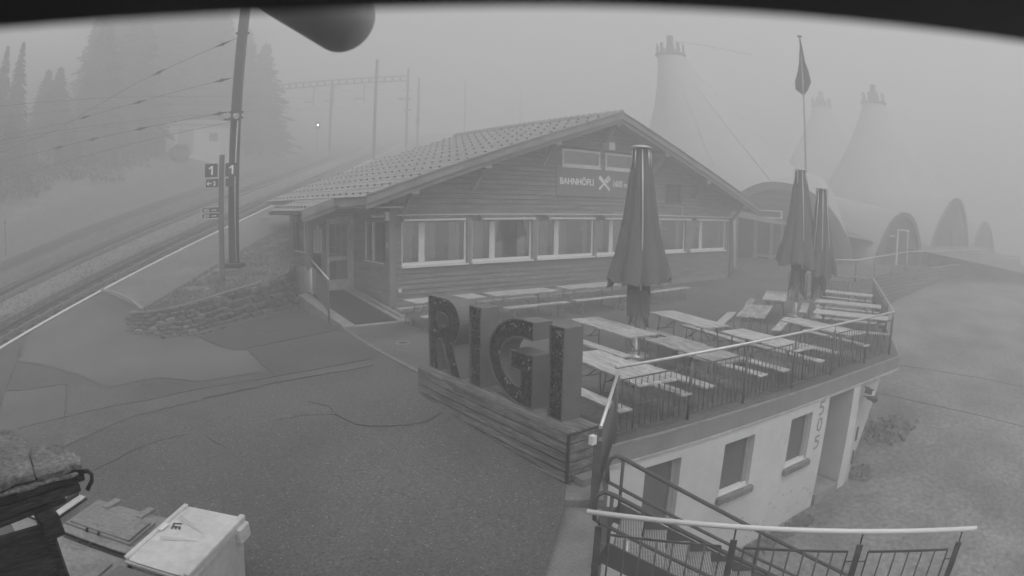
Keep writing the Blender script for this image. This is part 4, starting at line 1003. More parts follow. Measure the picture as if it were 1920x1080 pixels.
quad_prism(MB(), [(4.85, 5.37), (5.19, 5.0), (3.60, 3.58), (3.24, 4.02)], -3.2, -.385, KO).obj("lower_block", KC, kw, bevel=.01)
quad_prism(MB(), [(3.25, 4.01), (3.60, 3.57), (1.2, 1.4), (.90, 1.89)], -3.2, -.52, KO).obj("end_block", KC, kw, bevel=.01)
sr = railing("side_railing", "short railing seen end on, from the terrace corner down to the stair head", [(5.02, 4.97, -.28), (6.28, 5.92, .012)], {0: [0, 1.5]}, 1.06, bal=.13)
MB().beam((-.03, 0.0, -.1), (-.03, 0, .90), .10, .02, up=(1, 1, 0)).obj("end_plate", MetD, sr); box("white_cap", Frm, sr, -.12, -.05, .0, .07, .86, .97)
# stairs: direction and levels
ang = math.radians(-46); dv = Vector((math.cos(ang), math.sin(ang), 0)); SA = Vector((5.01, 4.64, 0)); SB = Vector((4.23, 4.04, 0)); sl = -.545
ss = thing("stairs", "steel grating staircase descending beside the white lower building", "stairs", (4.6, 4.3, -.35)); O = Vector(ss.location)
StD = M("stair_steel", .085, .6, .1, 6)
def mesh_mat():
    m = M("grating", .30, .5, metal=.3); n = m.node_tree; b = n.nodes["Principled BSDF"]
    tc = n.nodes.new("ShaderNodeTexCoord"); ch_ = n.nodes.new("ShaderNodeTexBrick"); mp = n.nodes.new("ShaderNodeMapping"); mp.inputs["Rotation"].default_value = (0, 0, -ang)
    ch_.offset = 0; ch_.inputs["Scale"].default_value = 1; ch_.inputs["Brick Width"].default_value = .03; ch_.inputs["Row Height"].default_value = .03; ch_.inputs["Mortar Size"].default_value = .006
    ch_.inputs["Color1"].default_value = (.02, .02, .02, 1); ch_.inputs["Color2"].default_value = (.03, .03, .03, 1); ch_.inputs["Mortar"].default_value = (.5, .5, .5, 1)
    n.links.new(tc.outputs["Object"], mp.inputs[0]); n.links.new(mp.outputs[0], ch_.inputs["Vector"]); n.links.new(ch_.outputs["Color"], b.inputs["Base Color"]); return m
Gr = mesh_mat()
zA = -.215
for P_, nm in ((SA, "far"), (SB, "near")):
    mb = MB(); mb.beam(P_ - O + Vector((0, 0, zA)) , P_ - O + dv * 4.6 + Vector((0, 0, zA + sl * 4.6)), .03, .26); mb.obj("stringer", StD, ss)
for i in range(14):
    c = dv * (.1 + i * .30); z = zA - .03 + sl * (.1 + i * .30); a, b = SA + c - O, SB + c - O
    mb = MB(); mb.add([a + Vector((0, 0, z)), b + Vector((0, 0, z)), b + dv * .285 + Vector((0, 0, z)), a + dv * .285 + Vector((0, 0, z)), a + Vector((0, 0, z - .03)), b + Vector((0, 0, z - .03)), b + dv * .285 + Vector((0, 0, z - .03)), a + dv * .285 + Vector((0, 0, z - .03))],
        [(0, 1, 2, 3), (7, 6, 5, 4), (0, 4, 5, 1), (1, 5, 6, 2), (2, 6, 7, 3), (3, 7, 4, 0)])
    mb.obj("tread", Gr, ss); MB().beam(a + Vector((0, 0, z + .002)) , b + Vector((0, 0, z + .002)), .012, .045).obj("nosing", StD, ss)
mb = MB(); quad_prism(mb, [(5.19, 5.0), (5.45, 4.75), (SA.x, SA.y), (SB.x, SB.y), (4.1, 4.05)], -.40, -.36, O); mb.obj("landing", StD, ss)
def rail_curl(P_, name, label, z0=.50, zl=.13, L_=4.4):
    r = thing(name, label, "handrail", P_); q = [Vector((-.14, .1, zl)) * 1.0]
    q = [dv * -.10 + Vector((0, 0, zl + .05)), dv * -.12 + Vector((0, 0, z0 - .12)), dv * -.09 + Vector((0, 0, z0 - .02)), dv * -.02 + Vector((0, 0, z0 + .02)), dv * .08 + Vector((0, 0, z0 - .02)), dv * L_ + Vector((0, 0, z0 + sl * L_))]
    MB().tube(q, .026, 10).obj("handrail", StD, r); MB().tube([dv * -.10 + Vector((0, 0, zl + .05)), dv * L_ + Vector((0, 0, zl + sl * L_))], .023, 8).obj("mid_rail", StD, r)
    for s_ in (.06, 1.9, 3.7): MB().tube([dv * s_ + Vector((0, 0, z0 + sl * s_)), dv * s_ + Vector((0, 0, zA + sl * s_))], .02, 8).obj("post", StD, r)
    return r
rail_curl(SA, "stair_handrail", "dark tube handrail curling over at the top, on the wall side of the stairs"); rail_curl(SB, "stair_handrail", "dark tube handrail on the near side of the stairs, behind the bright balustrade bar")
bal0, bal1 = Vector((3.35, 3.34, -.26)), Vector((5.25, .42, -.26))
dd = (bal1 - bal0).normalized(); Lb = (bal1 - bal0).length
railing("stair_balustrade", "near barred balustrade with a thick bright handrail above the stairs", [bal0 - dd * .0, bal1], {0: [.06, 1.22, 2.36, Lb - .10]}, 1.12, ext=.05, bal=.128, hand_r=.024, post_r=.03, flat=True, hm=M("bright_steel", .85, .3))
lamp_ = thing("light_tube", "short bright tube lying on the grating of the stairs", "tube", (4.55, 3.95, -.30)); MB().tube([(-.12, -.1, 0), (.12, .12, .02)], .014, 8).obj("tube", Frm, lamp_)
# ---------------------------------------------------------------- catenary mast by the platform
PoM = M("mast_steel", .035, .6, .15, 2)
pm = thing("catenary_mast", "tall double channel railway mast standing on the grass verge beside the platform", "mast", (4.19, 21.28, 1.22)); rz = math.atan2(.788, .616)
rot = Matrix.Rotation(rz, 3, 'Z')
for s_ in (-1, 1):
    mb = MB(); mb.box(-.10, .10, s_ * .15 - .012, s_ * .15 + .012, .25, 11.5, rot); mb.box(-.10, -.08, s_ * .15 - (.07 if s_ > 0 else -.012), s_ * .15 + (-.012 if s_ > 0 else .07) , .25, 11.5, rot); mb.obj("channel", PoM, pm)
mb = MB()
for i in range(26): mb.box(-.012, .012, -.14, .14, .5 + i * .42, .58 + i * .42, rot)
mb.box(-.02, .02, -.14, .14, .25, 11.5, rot); mb.obj("web", M("mast_web", .05, .7), pm)
MB().box(-.28, .28, -.32, .32, .05, .25, rot).obj("foot_plate", PoM, pm, bevel=.02); MB().lathe([(.42, -.5), (.42, .06), (.40, .10), (.001, .10)], 20).obj("concrete_base", StL, pm)
MB().tube([Vector((.02, -.28, .3)), Vector((-.01, -.27, 3.0)), Vector((.02, -.27, 5.05))], .022, 6).obj("cable_pipe", M("cable_white", .6, .5), pm)
for z in (5.15, 5.35, 8.2): MB().box(-.14, .14, -.22, .22, z, z + .06, rot).obj("clamp", PoM, pm)
fl = thing("mast_spotlights", "pair of small pale spotlights clamped halfway up the tall mast", "lamp", (4.02, 21.10, 6.43))
for a, d in (((-.30, -.05, 0), (-.18, -.2, -.10)), ((.05, -.1, .02), (.12, -.2, -.08))):
    MB().tube([Vector(a), Vector(a) + Vector(d) * .6], [.07, .11], 10).obj("spotlight", M("pale_box", .6), fl)
MB().box(-.35, .25, -.03, .03, -.14, -.08).obj("bracket", PoM, fl)
Wi = M("wire_dark", .05, .6); Ins = M("insulator", .06, .4)
def wire(name, label, pts, r=.012, ins=(), grp="railway wires"):
    o = Vector(pts[0]); t = thing(name, label, "wire", o, group=grp); P3 = [Vector(p) for p in pts]; q = []
    r = r * .65
    for a, b in zip(P3[:-1], P3[1:]):
        for i in range(6): q.append(a.lerp(b, i / 6) - o)
    q.append(P3[-1] - o); MB().tube(q, r, 5).obj("cable", Wi, t)
    for f in ins:
        c, d = along(P3, f * sum((b - a).length for a, b in zip(P3[:-1], P3[1:])))
        MB().tube([c - d * .32 - o, c - d * .1 - o, c - o, c + d * .1 - o, c + d * .32 - o], [.02, .04, .07, .04, .02], 8).obj("insulator", Ins, t)
    return t
wire("span_wire", "highest span wire sloping from the tall mast across the tracks", [(4.08, 21.4, 9.32), (.58, 24.1, 8.26), (-3.0, 26.9, 7.0), (-13, 34.8, 5.6)], .013, (.03, .16))
wire("span_wire", "middle span wire from the tall mast across the tracks", [(4.08, 21.4, 7.86), (.61, 24.1, 7.47), (-2.7, 26.7, 7.2), (-13, 34.8, 7.4)], .012, (.025, .2, .34))
wire("span_wire", "lower span wire with beads of insulators from the tall mast", [(4.08, 21.4, 6.65), (.56, 24.1, 6.42), (-2.0, 26.1, 6.28), (-13, 34.8, 5.7)], .013, (.025, .19, .31, .41))
wire("span_wire", "lowest thin wire meeting the tall mast at its spotlights", [(4.08, 21.4, 6.28), (-2.5, 26.5, 5.6), (-13, 34.8, 4.6)], .010)
for t_, l in ((-2.02, "overhead contact wire above the near track"), (-6.27, "overhead contact wire above the far track")):
    wire("contact_wire", l, [ptz(s, t_, 5.6) for s in (-14, 8, 30, 55, 66, 90, 120)], .008)
    wire("carrier_wire", l.replace("contact", "carrier"), [ptz(s, t_, 6.3 + .5 * abs(math.sin(s * .1))) for s in (-14, 8, 30, 55, 66, 90, 120)], .008)
ft = thing("wire_fittings", "short pale steady arms hanging in the wires in front of the dark trees", "fittings", ptz(14, -4, 5.5)); o = Vector(ft.location)
for s, t_, z in ((18, -5.2, 5.9), (10.5, -4.6, 5.6), (9, -5.5, 5.3)): MB().tube([ptz(s, t_, z) - o, ptz(s, t_ + .75, z + .03) - o], .022, 6).obj("steady_arm", FasL, ft)
# ---------------------------------------------------------------- platform sign post
sp = thing("platform_sign", "post with platform number 1 signs, an arrow to 2 and a small timetable board", "sign", (3.48, 19.79, .98))
MB().box(-.075, .075, -.05, .05, -.1, 4.03, Matrix.Rotation(-.5, 3, 'Z')).obj("post", M("post_grey", .13, .6, .1, 3), sp)
SB_ = M("sign_blue", .06, .5); ry = math.radians(-12)
fx = Matrix.Rotation(ry, 3, 'Z')
def board(x0, x1, z0, z1, m, nm="panel", y=-.02): 
    return MB().box(x0, x1, y, y + .03, z0, z1, fx).obj(nm, m, sp)
for x0 in (-.56, .12):
    board(x0, x0 + .42, 3.34, 3.76, SB_); mb = MB(); mb.beam(fx @ Vector((x0 + .24, -.024, 3.41)), fx @ Vector((x0 + .24, -.024, 3.69)), .004, .06, up=(1, 0, 0)); mb.beam(fx @ Vector((x0 + .13, -.024, 3.60)), fx @ Vector((x0 + .25, -.024, 3.68)), .004, .05); mb.obj("numeral_one", SW, sp)
board(-.52, -.10, 3.03, 3.28, SB_); text("2", "lettering", SW, sp, fx @ Vector((-.28, -.022, 3.08)), (math.radians(90), 0, ry), .18, .002, bold=.006)
mb = MB(); mb.beam(fx @ Vector((-.48, -.024, 3.14)), fx @ Vector((-.33, -.024, 3.14)), .004, .03); mb.beam(fx @ Vector((-.48, -.024, 3.14)), fx @ Vector((-.42, -.024, 3.19)), .004, .03); mb.beam(fx @ Vector((-.48, -.024, 3.14)), fx @ Vector((-.42, -.024, 3.09)), .004, .03); mb.obj("arrow", SW, sp)
board(.14, .42, 3.03, 3.28, SB_)
board(-.64, -.04, 2.04, 2.42, SB_, "timetable")
mb = MB()
for z in (2.05, 2.23, 2.41): mb.beam(fx @ Vector((-.60, -.026, z)), fx @ Vector((-.05, -.026, z)), .006, .018)
for z in (2.14, 2.32): mb.tube([fx @ Vector((-.60, -.026, z - .09)), fx @ Vector((-.66, -.026, z - .04)), fx @ Vector((-.66, -.026, z + .04)), fx @ Vector((-.60, -.026, z + .09))], .009, 5)
mb.beam(fx @ Vector((-.05, -.026, 2.05)), fx @ Vector((-.05, -.026, 2.41)), .006, .018, up=(1, 0, 0))
for r in range(2):
    for i in range(3):
        for j in range(4): mb.box(-.58 + j * .045, -.55 + j * .045, -.026, -.022, 2.09 + r * .18 + i * .035, 2.11 + r * .18 + i * .035, fx)
    mb.beam(fx @ Vector((-.32, -.026, 2.13 + r * .18)), fx @ Vector((-.16, -.026, 2.13 + r * .18)), .004, .025)
mb.obj("white_print", SW, sp)
# ---------------------------------------------------------------- portal and far masts
def mast(label, loc, h, r=.16):
    t = thing("catenary_mast", label, "mast", loc); mb = MB()
    for s_ in (-1, 1): mb.box(-.11, .11, s_ * .10 - .03, s_ * .10 + .03, -.3, h, rot)
    mb.box(-.03, .03, -.10, .10, -.3, h, rot); mb.obj("column", PoM, t); MB().box(-.3, .3, -.3, .3, -.5, .1, rot).obj("base", Conc, t); return t
mast("mast rising behind the chalet's tiled roof, crossing in front of the gantry beam", (26.0, 58.2, 7.6), 10.6)
mast("right hand mast carrying the end of the lattice gantry beam", (34.7, 68.15, 9.5), 10.5)
mast("left hand support mast under the lattice gantry", (27.0, 74.2, 9.6), 9.3)
mast("thin faint mast just beyond the right end of the gantry", (38.6, 72.6, 10.3), 9.6)
mast("very faint mast in the fog to the right of the gantry", (55.5, 88.0, 13.2), 10.5)
mast("faintest far mast fading into the fog above the roof ridge", (76, 100, 15.5), 10.5)
gt = thing("gantry_beam", "horizontal lattice gantry beam spanning the tracks in the fog", "gantry", (34.7, 68.15, 18.4)); wv = Vector((-.788, .616, 0))
mb = MB(); 
for z in (0, .62): MB().beam((0, 0, z), wv * 22 + Vector((0, 0, z)), .20, .13).obj("chord", PoM, gt)
mb = MB()
for i in range(23): c = wv * (i * .98); mb.beam(c, c + Vector((0, 0, .62)), .10, .22, up=wv)
mb.obj("battens", PoM, gt, kind="stuff")
for k in (9.5, 12.2, 5.5):
    mb = MB(); c = wv * k; mb.beam(c, c + Vector((0, 0, -2.6)), .10, .10, up=(1, 0, 0)); mb.tube([c + Vector((0, 0, -.3)), c + wv * -1.5 + Vector((0, 0, -.9)), c + wv * -2.6 + Vector((0, 0, -1.1))], .03, 5); mb.tube([c + Vector((0, 0, -2.0)), c + wv * 1.3 + Vector((0, 0, -2.05))], .07, 6); mb.obj("dropper", PoM, gt)
for x_, z_ in ((.5, -1.2), (1.1, -2.3), (.35, -3.7)): MB().tube([Vector((.5, -.1, z_)), Vector((-x_, .2 + x_ * .2, z_))], .09 if z_ < -2 else .06, 6).obj("cross_arm", PoM, gt)
Lit = M("signal_lamp_lit", .9, .5, emit=30.0)
for label, loc, h in (("railway signal with a lit white lamp beside the far track", (27.6, 80.8, 10.6), 3.4), ("distant railway signal with a tiny lit lamp beside the gantry mast", (43.4, 81.7, 12.0), 3.4)):
    t = thing("railway_signal", label, "signal", loc); MB().tube([(0, 0, -.3), (0, 0, h - .5)], .06, 6).obj("post", PoM, t)
    MB().box(-.35, .35, -.08, .12, h - .5, h + .55, Matrix.Rotation(.2, 3, 'Z')).obj("head", M("signal_black", .02, .6), t)
    MB().lathe([(.001, 0), (.11, 0), (.11, .03)], 12).obj("lit_lamp", Lit, t, loc=(-.05, -.12, h + .05)).rotation_euler = (math.radians(90), 0, 0)
# small signpost stake on the far bank
sk = thing("marker_stake", "thin marker stake on the grass bank at the far left", "post", (-7.24, 34.96, 1.5)); MB().tube([(0, 0, -.2), (0, 0, 1.9)], .035, 6).obj("stake", PoM, sk); MB().box(-.07, .07, -.03, .03, 1.75, 1.95).obj("cap", PoM, sk)
# ---------------------------------------------------------------- hut and car on the bank
hz = left_z(*st(5.3, 62.0)); hu = thing("hut", "pale flat roofed hut with vertical cladding half lost in the fog", "building", (7.14, 62.7, hz + .1), math.radians(8))
hu.scale = (.83, .83, .83)
MB().box(-2.7, 6.2, 0, 4, -1.5, 3.4).obj("wall", M("hut_wall", .75, .8, .1, 1), hu); MB().prism([(-3.0, 3.4), (6.5, 3.5), (6.5, 3.7), (2, 4.0), (-2.6, 3.7)], -.4, 4.3, ax=1).obj("roof", M("hut_roof", .42, .7), hu)
box("shutter_door", M("hut_door", .40, .7), hu, -1.2, .9, -.05, .0, -.2, 2.9); box("window", M("hut_win", .18, .4), hu, 3.0, 4.2, -.05, 0, 1.4, 2.4)
for i in range(3): box("cladding_panel", M("hut_wall2", .6, .8), hu, 4.5 + i * .52, 4.9 + i * .52, -.04, 0, -.3, 3.3)
ca = thing("parked_car", "dark car parked in front of the pale hut, seen from behind", "car", (6.3, 59.6, left_z(*st(6.3, 59.6)) + .35), math.radians(5))
CB = M("car_paint", .06, .4)
prof = [(-.86, .35), (-.90, .75), (-.84, 1.0), (-.70, 1.42), (-.5, 1.52), (.5, 1.52), (.70, 1.42), (.84, 1.0), (.90, .75), (.86, .35)]
MB().prism(prof, -.1, 3.6, ax=1).obj("body", CB, ca, bevel=.06); box("rear_window", M("car_glass", .02, .15), ca, -.62, .62, -.13, -.09, 1.02, 1.38); box("bumper", M("car_trim", .12), ca, -.88, .88, -.22, -.1, .38, .62)
for x in (-.68, .68):
    MB().tube([(x - .1, .5, .32), (x + .1, .5, .32)], .32, 14).obj("wheel", M("tyre", .02, .9), ca); MB().tube([(x - .1, 3.0, .32), (x + .1, 3.0, .32)], .32, 14).obj("wheel", M("tyre", .02), ca); box("tail_light", M("tail_light", .2, .4), ca, x - .12, x + .12, -.14, -.10, .75, .98)
# ---------------------------------------------------------------- spruces
Fo = [M("spruce_%d" % i, v, .95, .4, .8) for i, v in enumerate((.02, .025, .03))]; Bk = M("bark", .10, .95, .3, 5)
def crown_mesh(seed, H, R, m):
    rr = random.Random(seed); mb = MB(); z = H * .06; vs = []; fs = []
    while z < H * .985:
        f = 1 - z / H; r = R * (f ** .8) * rr.uniform(.72, 1.12); nb = max(6, int(19 * f + 5)); a0 = rr.uniform(0, 6)
        for b in range(nb):
            a = a0 + 6.283 * b / nb + rr.uniform(-.25, .25); L_ = r * rr.uniform(.5, 1.02); 
            if rr.random() < .07: continue
            zz = z + rr.uniform(-.18, .18); nseg = max(3, int(L_ / .45)); ca_, sa = math.cos(a), math.sin(a)
            for s_ in range(nseg):
                f0_, f1_ = s_ / nseg, (s_ + 1) / nseg; 
                for sd_ in (-1, 1):
                    w_ = (.22 + .30 * (1 - f0_)) * rr.uniform(.5, 1.3) * min(1, R / 2.5 + .2)
                    d0, d1 = L_ * f0_, L_ * f1_ + .12; zd = lambda q: zz + .10 * q - .28 * L_ * q * q
                    k = len(vs); fw = rr.uniform(.1, .45); dr_ = rr.uniform(.05, .35)
                    vs += [(d0 * ca_, d0 * sa, zd(f0_)), (d1 * ca_, d1 * sa, zd(f1_)), ((d1 + fw * .3) * ca_ - sd_ * sa * w_, (d1 + fw * .3) * sa + sd_ * ca_ * w_, zd(f1_) - dr_), (d0 * ca_ - sd_ * sa * w_ * .7, d0 * sa + sd_ * ca_ * w_ * .7, zd(f0_) - dr_ * .8)]
                    fs.append((k, k + 1, k + 2, k + 3))
        z += rr.uniform(.22, .36)
    vs += [(.1, 0, H - .6), (-.08, .08, H - .6), (-.05, -.1, H - .6), (0, 0, H + .3)]; k = len(vs) - 4; fs += [(k, k + 1, k + 3), (k + 1, k + 2, k + 3), (k + 2, k, k + 3)]
    mb.add(vs, fs); return mb.mesh("crown", m, fix=False)
trunk = MB().lathe([(.24, -1), (.22, 2), (.10, 11), (.03, 15.5)], 8).mesh("trunk", Bk)
CR = [crown_mesh(31 + i, 16, 4.3, Fo[i % 3]) for i in range(5)]
TREES = [  # x, y, height, width factor, variant, label
 (-2.41, 56.11, 13.3, 1.06, 0, "spruce whose pointed tip stands left of the big dark group"), (1.00, 61.00, 15.6, 1.29, 1, "broad tall spruce in the middle of the dark group, left of the mast"),
 (5.31, 72.21, 19.1, 1.18, 2, "tall spruce rising straight behind the pale hut"), (9.63, 73.87, 20.8, 1.34, 3, "tallest broad spruce just left of the mast's upper end"),
 (15.11, 74.70, 15.4, 1.34, 4, "spruce filling the gap directly behind the tall mast"), (17.60, 73.04, 14.1, 1.40, 0, "spruce at the right end of the dark group, beyond the mast"),
 (-9.59, 48.89, 9.3, 0.81, 2, "slim young spruce near the left picture edge, right one of the pair"), (-10.96, 48.55, 8.8, 0.76, 3, "slim young spruce at the far left edge, left one of the pair"),
 (-6.31, 53.53, 7.1, 1.68, 1, "low bushy spruce between the slim pair and the big group"), (-7.72, 55.20, 6.3, 1.68, 4, "rounded low spruce right of the slim pair"),
 (-0.50, 65.16, 17.0, 1.23, 4, "dark spruce standing behind the left part of the group"), (-13.94, 51.46, 6.6, 1.23, 0, "half hidden spruce cut by the left picture edge"),
 (12.62, 78.85, 18.3, 1.23, 1, "spruce behind the tallest one, close to the mast"), (-3.73, 63.08, 12.0, 1.23, 3, "spruce behind the pointed one at the group's left side"),
 (-2.6, 58.5, 12.4, 1.3, 3, "broad spruce filling the group between its pointed left tip and the middle"), (3.65, 69.72, 16.6, 1.68, 4, "very broad spruce in the dense heart of the dark group"),
 (7.72, 77.19, 20.3, 1.68, 0, "very broad spruce behind the hut's left half"), (11.29, 74.70, 17.8, 1.68, 2, "very broad spruce behind the hut's right half"), (15.77, 76.36, 14.9, 1.57, 1, "broad spruce behind the gap right of the tall mast"),
 (-4.65, 51.04, 4.1, 1.68, 0, "wide low spruce on the bank below the dark group"), (-9.13, 44.82, 4.6, 1.68, 1, "wide low spruce above the bank near the left edge")]
for x, y, h, wf, v, l in TREES:
    t = thing("spruce_tree", l, "tree", (x, y, left_z(*st(x, y)) - .1), (x * 7) % 6, group="spruces on the bank beyond the tracks"); k = h / 16
    put("trunk", trunk, t).scale = (k, k, k); put("crown", CR[v], t).scale = (k * wf, k * wf, k)
rr = random.Random(91); vs, fs = [], []          # brush and saplings under the trees
for i in range(420):
    s_ = rr.uniform(-6, 46); t_ = -17.0 - 9 * rr.random() ** .8 - .05 * max(0, 20 - s_); x_, y_ = xy(s_, t_)
    if 3.5 < x_ < 15 and y_ < 66 and y_ > 52: continue
    z_ = left_z(s_, t_ + .00075 * s_ * s_ * 0); R1 = rr.uniform(.7, 1.9); H1 = rr.uniform(.6, 2.2)
    for k in range(80):
        a_, r_ = rr.uniform(0, 6.283), R1 * rr.random() ** .5; c_ = Vector((x_ + r_ * math.cos(a_), y_ + r_ * math.sin(a_), z_ + H1 * rr.random() * (1.1 - r_ / R1))); q = len(vs)
        vs += [c_ + Vector((rr.uniform(-1, 1), rr.uniform(-1, 1), rr.uniform(-1, 1))) * .2 for _ in range(3)]; fs.append((q, q + 1, q + 2))
MB().add(vs, fs).obj("undergrowth", Fo[2], kind="stuff", fix=False)
# ---------------------------------------------------------------- tent domes with arches and crowns
Mem = M("tent_membrane", .50, .8, .05, .3); ArcM = M("arch_timber", .16, .8, .15, 1); ArcD = M("arch_infill", .10, .8, .2, 1.5); Win = M("arch_window", .05, .3)
def arch(label, a, b, z, outer, thick, depth, back, dpts=None, seed=0, mem=True):
    a = Vector((a[0], a[1], z)); b = Vector((b[0], b[1], z)); u = (b - a).normalized(); n = Vector((-u.y, u.x, 0))
    if n.dot(a) < 0: n = -n                            # n points away from the camera side
    t = thing("arched_hut", label, "hut", a); tf = lambda p, h: u * p[0] + Vector((0, 0, p[1] - z)) + n * h
    c = (sum(p[0] for p in outer) / len(outer), z); inner = [(c[0] + (p[0] - c[0]) * (1 - thick), c[1] + (p[1] - c[1]) * (1 - thick * .75)) for p in outer]
    m_ = MB(); k = len(outer); vs = [tf(p, h) for p in outer for h in (-depth, .0)] + [tf(p, h) for p in inner for h in (-depth, 0)]
    fs = []
    for i in range(k - 1): fs += [(2 * i, 2 * i + 1, 2 * i + 3, 2 * i + 2), (2 * k + 2 * i, 2 * k + 2 * i + 2, 2 * k + 2 * i + 3, 2 * k + 2 * i + 1), (2 * i, 2 * i + 2, 2 * k + 2 * i + 2, 2 * k + 2 * i)]
    m_.add(vs, fs); m_.obj("arch_rim", ArcM, t)
    m_ = MB(); m_.add([tf(p, -.05) for p in inner], [tuple(range(k))]); m_.obj("infill_wall", ArcD, t, fix=False)
    if mem:                                            # membrane barrel running back from the arch
        m_ = MB(); rows = 7; vs = []
        for r in range(rows):
            f = r / (rows - 1)
            for p in outer: q = (c[0] + (p[0] - c[0]) * (1 - .35 * f), z + (p[1] - z) * (1 + .25 * f)); vs.append(tf(q, back * f))
        m_.add(vs, [(r * k + i, r * k + i + 1, (r + 1) * k + i + 1, (r + 1) * k + i) for r in range(rows - 1) for i in range(k - 1)], True); m_.obj("membrane", Mem, t)
    return t, tf
A1 = [(0, .3), (.16, 1.36), (.45, 2.14), (1.02, 3.07), (1.58, 3.75), (2.31, 4.40), (3.04, 4.82), (3.77, 5.08), (4.68, 5.24), (5.6, 5.27), (6.34, 5.18), (7.08, 4.91), (7.9, 4.45), (8.8, 3.7), (9.5, 2.9), (10.1, 1.9), (10.4, .3)]
t, tf = arch("large arched tent hut beside the chalet with a glazed double door", (36.46, 14.54), (34.9, 21.1), .5, A1, .13, .35, 8)
def ab(nm, m, x0, x1, z0, z1, d0=-.16, d1=-.06): return MB().add([tf((x, z), h) for x in (x0, x1) for h in (d0, d1) for z in (z0, z1)], [(0, 1, 3, 2), (4, 6, 7, 5), (0, 4, 5, 1), (2, 3, 7, 6), (0, 2, 6, 4), (1, 5, 7, 3)]).obj(nm, m, t)
PF = M("pale_frame", .42)
ab("door_frame", PF, 4.85, 6.85, 2.65, 2.85); ab("door_frame", PF, 6.6, 6.85, .3, 2.65); ab("door_frame", PF, 5.5, 5.74, .3, 2.65); ab("door_frame", PF, 4.8, 4.98, .3, 2.65); ab("door_frame", PF, 4.85, 6.85, .5, .68)
ab("door_glass", Win, 5.74, 6.6, .6, 2.65, -.12, -.05); ab("door_glass", Win, 4.98, 5.5, .6, 2.65, -.12, -.05); ab("transom", PF, 4.9, 7.7, 3.4, 3.48); ab("transom", PF, 4.9, 5.03, 3.0, 3.4); ab("transom_glass", Win, 5.03, 7.4, 3.05, 3.4, -.12, -.05); ab("transom", PF, 4.9, 6.9, 2.96, 3.05)
for z in (3.9, 4.3): ab("board", M("arch_board", .20, .8), 3.9, 7.0, z, z + .06)
for x in (1.6, 2.6, 3.6): ab("stave", M("arch_board", .20), x, x + .07, .5, 3.3)
A2 = [(-.36, .3), (.0, 1.3), (.39, 1.92), (.85, 2.65), (1.39, 3.21), (2.0, 3.7), (2.75, 3.98), (3.35, 3.95), (3.82, 3.78), (4.25, 3.4), (4.56, 2.92), (4.85, 2.4), (5.06, 1.85), (5.2, .3)]
t, tf = arch("second arched tent hut along the far railing, with a dark doorway", (38.5, 13.7), (43.3, 11.9), .5, A2, .14, .3, 7)
ab("doorway", Win, 2.3, 3.4, .4, 2.7, -.14, -.05); ab("door_frame", PF, 2.15, 2.3, .4, 2.8); ab("door_frame", PF, 2.15, 3.6, 2.75, 2.85); ab("door_frame", PF, 3.4, 3.5, .4, 2.75); ab("transom", PF, 1.2, 2.0, 2.35, 2.42); ab("window", Win, 1.0, 1.8, 1.0, 2.2, -.12, -.05)
A3 = [(-.75, .3), (1.06, 2.6), (2.5, 3.7), (4.05, 4.55), (5.8, 5.35), (7.6, 5.8), (9.0, 5.75), (10.2, 5.3), (11.2, 4.4), (11.95, 3.2), (12.6, 1.9), (12.96, .3)]
t, tf = arch("third arched tent hut, taller and paler in the fog", (47.7, 12.2), (60.7, 11.2), .5, A3, .10, .3, 8); ab("doorway", Win, 6.5, 8.3, .4, 3.0, -.14, -.05)
A4 = [(-.1, .3), (1.0, 1.8), (2.1, 2.8), (3.7, 3.7), (5.4, 4.2), (7.6, 4.1), (9.96, 3.45), (12, 2.0), (13.4, .3)]
arch("fourth arched tent hut, hardly visible at the end of the far railing", (61.75, 10.9), (75, 10.2), .5, A4, .12, .3, 8)
def cone(label, x, y, ztop, s, dx, dy):
    t = thing("conical_tent", label, "tent", (x, y, .4)); zt = ztop - .4
    prof = [(8.5 * s, zt - 11.5 * s), (6.6 * s, zt - 9 * s), (4.7 * s, zt - 6.6 * s), (3.1 * s, zt - 4.2 * s), (2.0 * s, zt - 2.2 * s), (1.35 * s, zt - .8 * s), (1.12 * s, zt)]
    MB().lathe(prof, 28, drift=lambda z: Vector((dx, dy, 0)) * max(0, (zt - z) / (11.5 * s)) ** 1.1).obj("membrane", Mem, t)
    dr_f = lambda z: Vector((dx, dy, 0)) * max(0, (zt - z) / (11.5 * s)) ** 1.1
    for i in range(12):
        a = 6.283 * i / 12; MB().tube([dr_f(z) + Vector((r_ * math.cos(a), r_ * math.sin(a), z)) for r_, z in prof], .03, 4).obj("seam", Mem, t)
    MB().lathe([(1.15 * s, zt - .12), (1.32 * s, zt - .05), (1.32 * s, zt + .1), (1.1 * s, zt + .12), (.4, zt + .12)], 28).obj("crown_ring", ArcM, t)
    for i in range(10):
        a = 6.283 * i / 10; MB().box(-.16 * s, .16 * s, -.03, .03, 0, .85 * s, Matrix.Rotation(a + 1.57, 3, 'Z'), (1.16 * s * math.cos(a), 1.16 * s * math.sin(a), zt + .1)).obj("crown_plate", ArcM, t)
    MB().lathe([(.55 * s, zt + .1), (.34 * s, zt + .9 * s), (.26 * s, zt + 1.25 * s), (.30 * s, zt + 1.3 * s), (.30 * s, zt + 1.75 * s), (.001, zt + 1.9 * s)], 12).obj("spire", ArcM, t); return t
cone("largest conical tent with a crown of plates, rising above the chalet roof", 40.8, 33.0, 16.25, 1.0, 4.0, -3.2)
cone("conical tent with a crown, to the right of the flagpole", 62.1, 22.3, 15.25, 1.12, .5, -1.0)
cone("faintest conical tent between the flagpole and the right hand cone", 72, 33.4, 16.9, 1.1, .5, -1)
